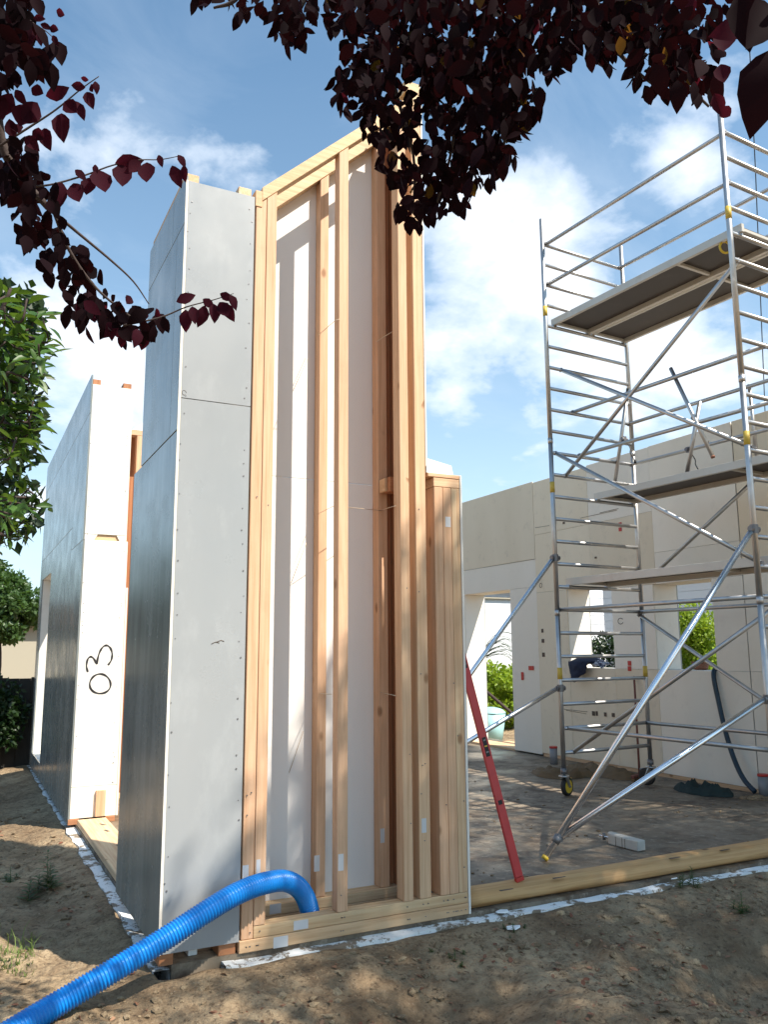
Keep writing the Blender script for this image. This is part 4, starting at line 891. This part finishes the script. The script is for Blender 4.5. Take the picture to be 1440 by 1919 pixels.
PP = np.concatenate([ballpts(tuple(at(x, y, 3.5)), (.14, .2, .14), 240) for x, y in ((15, 600), (5, 690), (10, 770), (0, 830), (10, 950))])
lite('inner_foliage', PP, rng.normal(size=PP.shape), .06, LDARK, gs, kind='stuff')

# ------------------------------------------------------------------ plants beyond
def bush(name, label, cat, c, r, n_, size, m, group=None, trunk=True, droop=0.):
    base = (c[0], c[1], float(gh(c[0], c[1]))-.03); b_ = thing(name, label, cat, base, group)
    if trunk:
        limb([base, (c[0]+.1*r[0], c[1], (base[2]+c[2])/2), (c[0], c[1], c[2])], .05*r[0]+.03, .02, BARK, b_, 'trunk')
        for k in range(5):
            a = k*1.3; limb([(c[0], c[1], c[2]-.4*r[2]), (c[0]+.35*r[0]*math.cos(a), c[1]+.35*r[1]*math.sin(a), c[2]), (c[0]+.7*r[0]*math.cos(a), c[1]+.7*r[1]*math.sin(a), c[2]+.4*r[2]*math.sin(a*2))], .02*r[0]+.01, .006, BARK, b_, 'limb', 5)
    # clumped crown
    nb = 26; P = []
    for k in range(nb):
        d = rng.normal(size=3); d /= np.linalg.norm(d); q = rng.random()**.4*.78
        P.append(ballpts(np.array(c)+d*q*np.array(r), np.array(r)*rng.uniform(.22, .38), n_//nb, .1))
    P = np.concatenate(P); P = P[P[:, 2] > base[2]+.03]; T_ = rng.normal(size=P.shape); T_[:, 2] += droop
    lite('crown', P, T_, size*(.7+.6*rng.random(len(P))), m, b_, kind='stuff'); return b_
bc = on_x(925, 1290, 11.0)
bush('garden_bush', 'bright green bush seen through the open doorway', 'bush', (11.2, 16.2, .6), (1.5, 1.2, .85), 9000, .11, LBRIGHT, trunk=False)
bush('hedge_bush', 'dark green hedge seen low in the left window opening', 'hedge', (13.2, 15.2, 1.0), (2.0, 1.0, 1.35), 14000, .10, LDARK, trunk=False)
bush('thuja_bush', 'sunny yellow green conifer filling the right window opening', 'conifer', (11.5, 10.1, 1.25), (1.25, 1.25, 1.15), 20000, .085, LBRIGHT, droop=-1.)
bush('garden_tree', 'leafy green tree over the dark fence at the far left', 'tree', (.72, 21.5, 2.75), (1.2, 1.5, 1.12), 15000, .13, LTREE)
bush('garden_tree', 'tall darker tree left of the view behind the fence', 'tree', (-6.5, 20, 3.0), (3.0, 3.0, 2.1), 12000, .25, LTREE)
for k, (x, y, h_) in enumerate(((-9, 9, 2.2), (-10, 13, 2.6), (-9.5, 5.5, 2.3), (-11, 17, 2.6), (-9, 2, 2.2))):
    bush('boundary_bush', ['dense dark shrub', 'tall dark shrub', 'low dark shrub', 'broad dark shrub', 'rounded dark shrub'][k]+' on the boundary out of view to the left', 'shrub', (x, y, h_*.5), (2.2, 2.6, h_*.75), 6000, .2, LDARK, 'boundary shrubs left of the site', trunk=False)
bush('added_shade_tree', 'tall green tree added out of view to shade the right window opening', 'tree', (11.0, 4.4, 5.6), (1.6, 1.6, 2.8), 13000, .18, LTREE)  # unseen tree, added to keep sun off the right window reveal
bush('ivy_clump', 'dark leafy clump hanging over the board fence beside the long wall', 'ivy', (.55, 13.5, .62), (.5, .16, .62), 2200, .09, LDARK, trunk=False)
for k, (x, y, h_) in enumerate(((-2.2, 18.8, 4.4), (-4.6, 19.2, 4.8), (-7.2, 19, 4.5))):
    bush('tall_hedge', ['first tall dark hedge clump behind the board fence', 'highest dark hedge clump behind the board fence', 'last tall dark hedge clump behind the board fence'][k], 'hedge', (x, y, h_*.5), (1.6, 1.3, h_*.52), 9000, .22, LDARK, trunk=False)
bush('far_hedge', 'long green hedge at the far end of the garden', 'hedge', (7, 30, 1.3), (9, 1.4, 1.7), 9000, .35, LTREE, trunk=False)
# frond plant in the doorway
fp = thing('palm_plant', 'spiky grassy plant poking across the doorway opening', 'plant', (10.6, 13.9, -.1))
for k in range(16):
    b0 = on_x(905, 1235, 9.6); a = random.uniform(-.9, .9); z = random.uniform(-.25, .35)
    tube('frond', spline([b0+Vector((0, 0, -.6)), b0+Vector((0, 0, z*.3)), b0+Vector((.12, -.35-.25*random.random(), .25+z*.8)), b0+Vector((.2, -.75-.3*random.random(), .12+z))], 4), [.008]*5+[.007]*4+[.004]*3+[.001], LWEED, fp, n=4)
limb([(10.6, 13.9, -.15), tuple(on_x(905, 1235, 9.6)+Vector((0, 0, -.6)))], .04, .03, BARK, fp, 'stem')

# ------------------------------------------------------------------ neighbouring buildings and fence
nh = thing('neighbour_house', 'bright white clad house seen through the left window opening', 'house', (16, 21, -.1))
box('house_wall', 12.6, 20.5, 20, 27, -.1, 5.2, HOUSEW, nh, bev=0)
for k in range(19): box('siding_board', 12.6, 20.5, 19.975, 19.998, -.05+k*.27, .205+k*.27, HOUSEW, nh, bev=.006)
mk('house_roof', [(12.2, 19.6, 5.2), (20.9, 19.6, 5.2), (20.9, 27.4, 5.2), (12.2, 27.4, 5.2), (12.6, 23.3, 6.4), (20.5, 23.3, 6.4), (20.5, 23.7, 6.4), (12.6, 23.7, 6.4)], BF, ROOFM, nh)
for x in (14.2, 19.3): wf = box('window_frame', x-.45, x+.45, 19.93, 19.973, 2.5, 3.9, HOUSEW, nh); box('window_pane', x-.37, x+.37, 19.91, 19.928, 2.58, 3.82, DARKG, wf)
gh2 = thing('garage', 'grey blue clad garage wall seen through the right window opening', 'garage', (18, 14, -.1))
box('garage_wall', 15.2, 20, 11.5, 17, -.1, 3.4, HOUSEW, gh2, bev=0)
for k in range(17): box('siding_board', 15.175, 15.198, 11.5, 17, -.05+k*.2, .145+k*.2, HOUSEW, gh2, bev=.004)
wf = box('window_frame', 15.13, 15.173, 12.6, 13.2, 1.9, 2.5, HOUSEW, gh2); box('window_pane', 15.11, 15.128, 12.67, 13.13, 1.96, 2.44, DARKG, wf)
mk('garage_roof', [(14.9, 11.2, 3.4), (20.3, 11.2, 3.4), (20.3, 17.3, 3.4), (14.9, 17.3, 3.4), (15.2, 11.5, 3.62), (20, 11.5, 3.62), (20, 17, 3.62), (15.2, 17, 3.62)], BF, ROOFM, gh2)
sh = thing('white_shed', 'bright white shed wall outside the doorway with thin diagonal brace', 'shed', (11.5, 18.5, -.1))
box('shed_wall', 9.6, 14.4, 18.0, 20.5, -.1, 3.15, HOUSEW, sh, bev=0); box('shed_roof', 9.4, 14.6, 17.8, 20.7, 3.15, 3.25, ROOFM, sh)
tube('diagonal_brace', [(10.6, 17.95, 3.0), (12.9, 17.95, .3)], .03, HOUSEC, sh); tube('top_rail', [(9.7, 17.95, 2.95), (14.2, 17.95, 2.95)], .03, HOUSEC, sh)
fh = thing('cottage', 'cream cottage wall behind the dark fence at far left', 'house', (-1.5, 27, -.1))
box('cottage_wall', -9, 2.4, 26.5, 32, -.1, 2.4, HOUSEC, fh, bev=0)
mk('cottage_roof', [(-9.4, 26.2, 2.4), (2.6, 26.2, 2.4), (2.6, 32.4, 2.4), (-9.4, 32.4, 2.4), (-9.4, 29, 3.2), (2.6, 29, 3.2), (2.6, 29.4, 3.2), (-9.4, 29.4, 3.2)], BF, ROOFM, fh)
for x in (-2.2, .55, -6): wf = box('window_frame', x-.5, x+.5, 26.46, 26.498, 1.1, 2.15, HOUSEW, fh); box('window_pane', x-.42, x+.42, 26.44, 26.458, 1.18, 2.07, DARKG, wf)
fe = thing('board_fence', 'shade darkened board fence across the far left of the garden', 'fence', (-1, 17.6, -.1))
for k in range(66):
    x = -9.05+k*.162; hh = 1.24+random.uniform(-.02, .02)
    box('fence_board', x, x+.160, 13.72, 13.74, -.1, hh, FENCEM, fe, bev=.002)
box('fence_backing', -9, 1.6, 13.8, 13.82, -.1, 1.2, FENCEM, fe)
for k in range(6): box('fence_post', -9+k*1.9, -8.9+k*1.9, 13.742, 13.84, -.1, 1.28, FENCEM, fe)
box('fence_rail', -9, 1.55, 13.742, 13.78, .3, .38, FENCEM, fe); box('fence_rail', -9, 1.55, 13.742, 13.78, 1.0, 1.08, FENCEM, fe)
# overhead wire
tag(tube('overhead_wire', [at(1395, -60, 14), at(1405, 70, 14), at(1417, 320, 14), at(1440, 900, 14.6), at(1460, 1240, 15)], .008, RUB, None, n=5), 'thin dark wire running down the sky at the far right', 'wire')

# ------------------------------------------------------------------ weeds, grass, litter
def weed(px, py, h_, label, n_=34, sp_=.05, m_=LWEED):
    p = on_z(px, py, -.07); z = float(gh(p.x, p.y)); w_ = thing('weed', label, 'weed', (p.x, p.y, z)); sp2 = []
    stems = [(p.x, p.y, h_)]+[(p.x+random.gauss(0, sp_), p.y+random.gauss(0, sp_), h_*random.uniform(.35, .7)) for _ in range(4)]
    for x, y, hh in stems:
        zb = float(gh(x, y))-.01; tp = Vector((x+random.gauss(0, .015), y+random.gauss(0, .015), zb+hh)); tube('stem', [(x, y, zb), tp], [.003, .0015], LWEED, w_, n=5)
        for k in range(n_):
            f_ = .12+.88*k/n_; a = k*2.4; q = Vector((x, y, zb)).lerp(tp, f_); sp2.append((q, Vector((math.cos(a), math.sin(a), .3)), Vector((0, 0, 1)), (1-.5*f_)*random.uniform(.7, 1.2)))
    bake('foliage', sp2, .09*h_/.25, .022*h_/.25, m_, w_, kind='stuff')
weed(88, 1668, .30, 'tall spruce like weed on shaded soil left of the slab'); weed(1105, 1668, .13, 'small seedling in front of the log below the white block'); weed(1303, 1672, .14, 'leafy seedling on the soil at the foot of the log')
weed(1392, 1700, .13, 'rightmost leafy weed on the bare soil', 22); weed(853, 1795, .07, 'low green tuft on soil below the frame corner'); weed(965, 1752, .06, 'faint flat weed beside the foam shard'); weed(20, 1640, .12, 'low dark weed at the left edge'); weed(5, 1830-20, .05, 'tiny weed left of the hose')
gr = thing('grass_tuft', 'bright yellow green grass tuft at lower left', 'grass tuft', tuple(on_z(25, 1780, -.06))); V, Fc = [], []; k = 0
for i in range(230):
    big = i < 34
    p = on_z(random.uniform(-30, 90 if big else 60), random.uniform(1745, 1800) if big else random.uniform(1765, 1815), -.05); z = float(gh(p.x, p.y))-.01; hh = random.uniform(.06, .13) if big else random.uniform(.02, .05)
    a = random.uniform(0, 6.28); ln = Vector((math.cos(a), math.sin(a), 0)); b_ = Vector((p.x, p.y, z)); ww = ln.cross(Vector((0, 0, 1)))*.0028
    c1, c2 = b_+ln*hh*.25+Vector((0, 0, hh*.7)), b_+ln*hh*.8+Vector((0, 0, hh))
    V += [b_-ww, b_+ww, c1+ww*.8, c1-ww*.8, c2]; Fc += [[k, k+1, k+2, k+3], [k+3, k+2, k+4]]; k += 5
mk('grass_blades', [tuple(v) for v in V], Fc, LGRASS, gr, kind='stuff')
# litter and clods on the soil
sp3 = []
for i in range(3200):
    x = random.uniform(-.6, 5.8); y = random.uniform(3.0, 4.44)
    if random.random() < .25: x, y = random.uniform(-.9, .95), random.uniform(4.2, 9)
    if random.random() > .12+1.1*noise.noise(Vector((x*1.8, y*2.2, 3)))+.15: continue
    a = random.uniform(0, 6.28); sp3.append(((x, y, float(gh(x, y))+.004), Vector((math.cos(a), math.sin(a), random.uniform(-.1, .5))), Vector((random.gauss(0, .4), random.gauss(0, .4), 1)), random.uniform(.4, 1.2)))
ltr = bake('leaf_litter', sp3, .042, .022, LDRY, None, kind='stuff'); tag(ltr, 'scattered dry brown leaves and chips over the bare soil', 'litter')
ico = [(0, 0, 1), (.89, 0, .45), (.28, .85, .45), (-.72, .53, .45), (-.72, -.53, .45), (.28, -.85, .45), (.72, .53, -.45), (-.28, .85, -.45), (-.89, 0, -.45), (-.28, -.85, -.45), (.72, -.53, -.45), (0, 0, -1)]
icf = [[0, 1, 2], [0, 2, 3], [0, 3, 4], [0, 4, 5], [0, 5, 1], [1, 6, 2], [2, 7, 3], [3, 8, 4], [4, 9, 5], [5, 10, 1], [2, 6, 7], [3, 7, 8], [4, 8, 9], [5, 9, 10], [1, 10, 6], [11, 7, 6], [11, 8, 7], [11, 9, 8], [11, 10, 9], [11, 6, 10]]
V, Fc = [], []; k = 0; ic = np.array(ico)
for i in range(4200):
    x = random.uniform(-1.2, 6); y = random.uniform(2.9, 4.46)
    if random.random() < .3: x, y = random.uniform(-1.2, .96), random.uniform(4.2, 10)
    if noise.noise(Vector((x*1.7, y*1.7, 7))) < random.uniform(-.4, .3): continue
    s_ = .004+.020*random.random()**3; v = ic*(1+.35*rng.normal(size=(12, 1)))*s_*np.array([1.3, 1.1, .7])+np.array([x, y, float(gh(x, y))+s_*.2]); V.append(v); Fc += [[a+k for a in f] for f in icf]; k += 12
for i in range(900):
    x = random.uniform(2.95, 7.6); y = random.uniform(4.88, 9.3)
    if noise.noise(Vector((x*1.1, y*1.1, 11))) < random.uniform(-.2, .3): continue
    s_ = .003+.012*random.random()**3; v = ic*(1+.35*rng.normal(size=(12, 1)))*s_*np.array([1.4, 1.1, .55])+np.array([x, y, s_*.35]); V.append(v); Fc += [[a+k for a in f] for f in icf]; k += 12
cl_ = mk('soil_clods', np.concatenate(V), Fc, SOIL, None, kind='stuff'); tag(cl_, 'loose crumbs of brown soil strewn over ground and slab', 'soil')
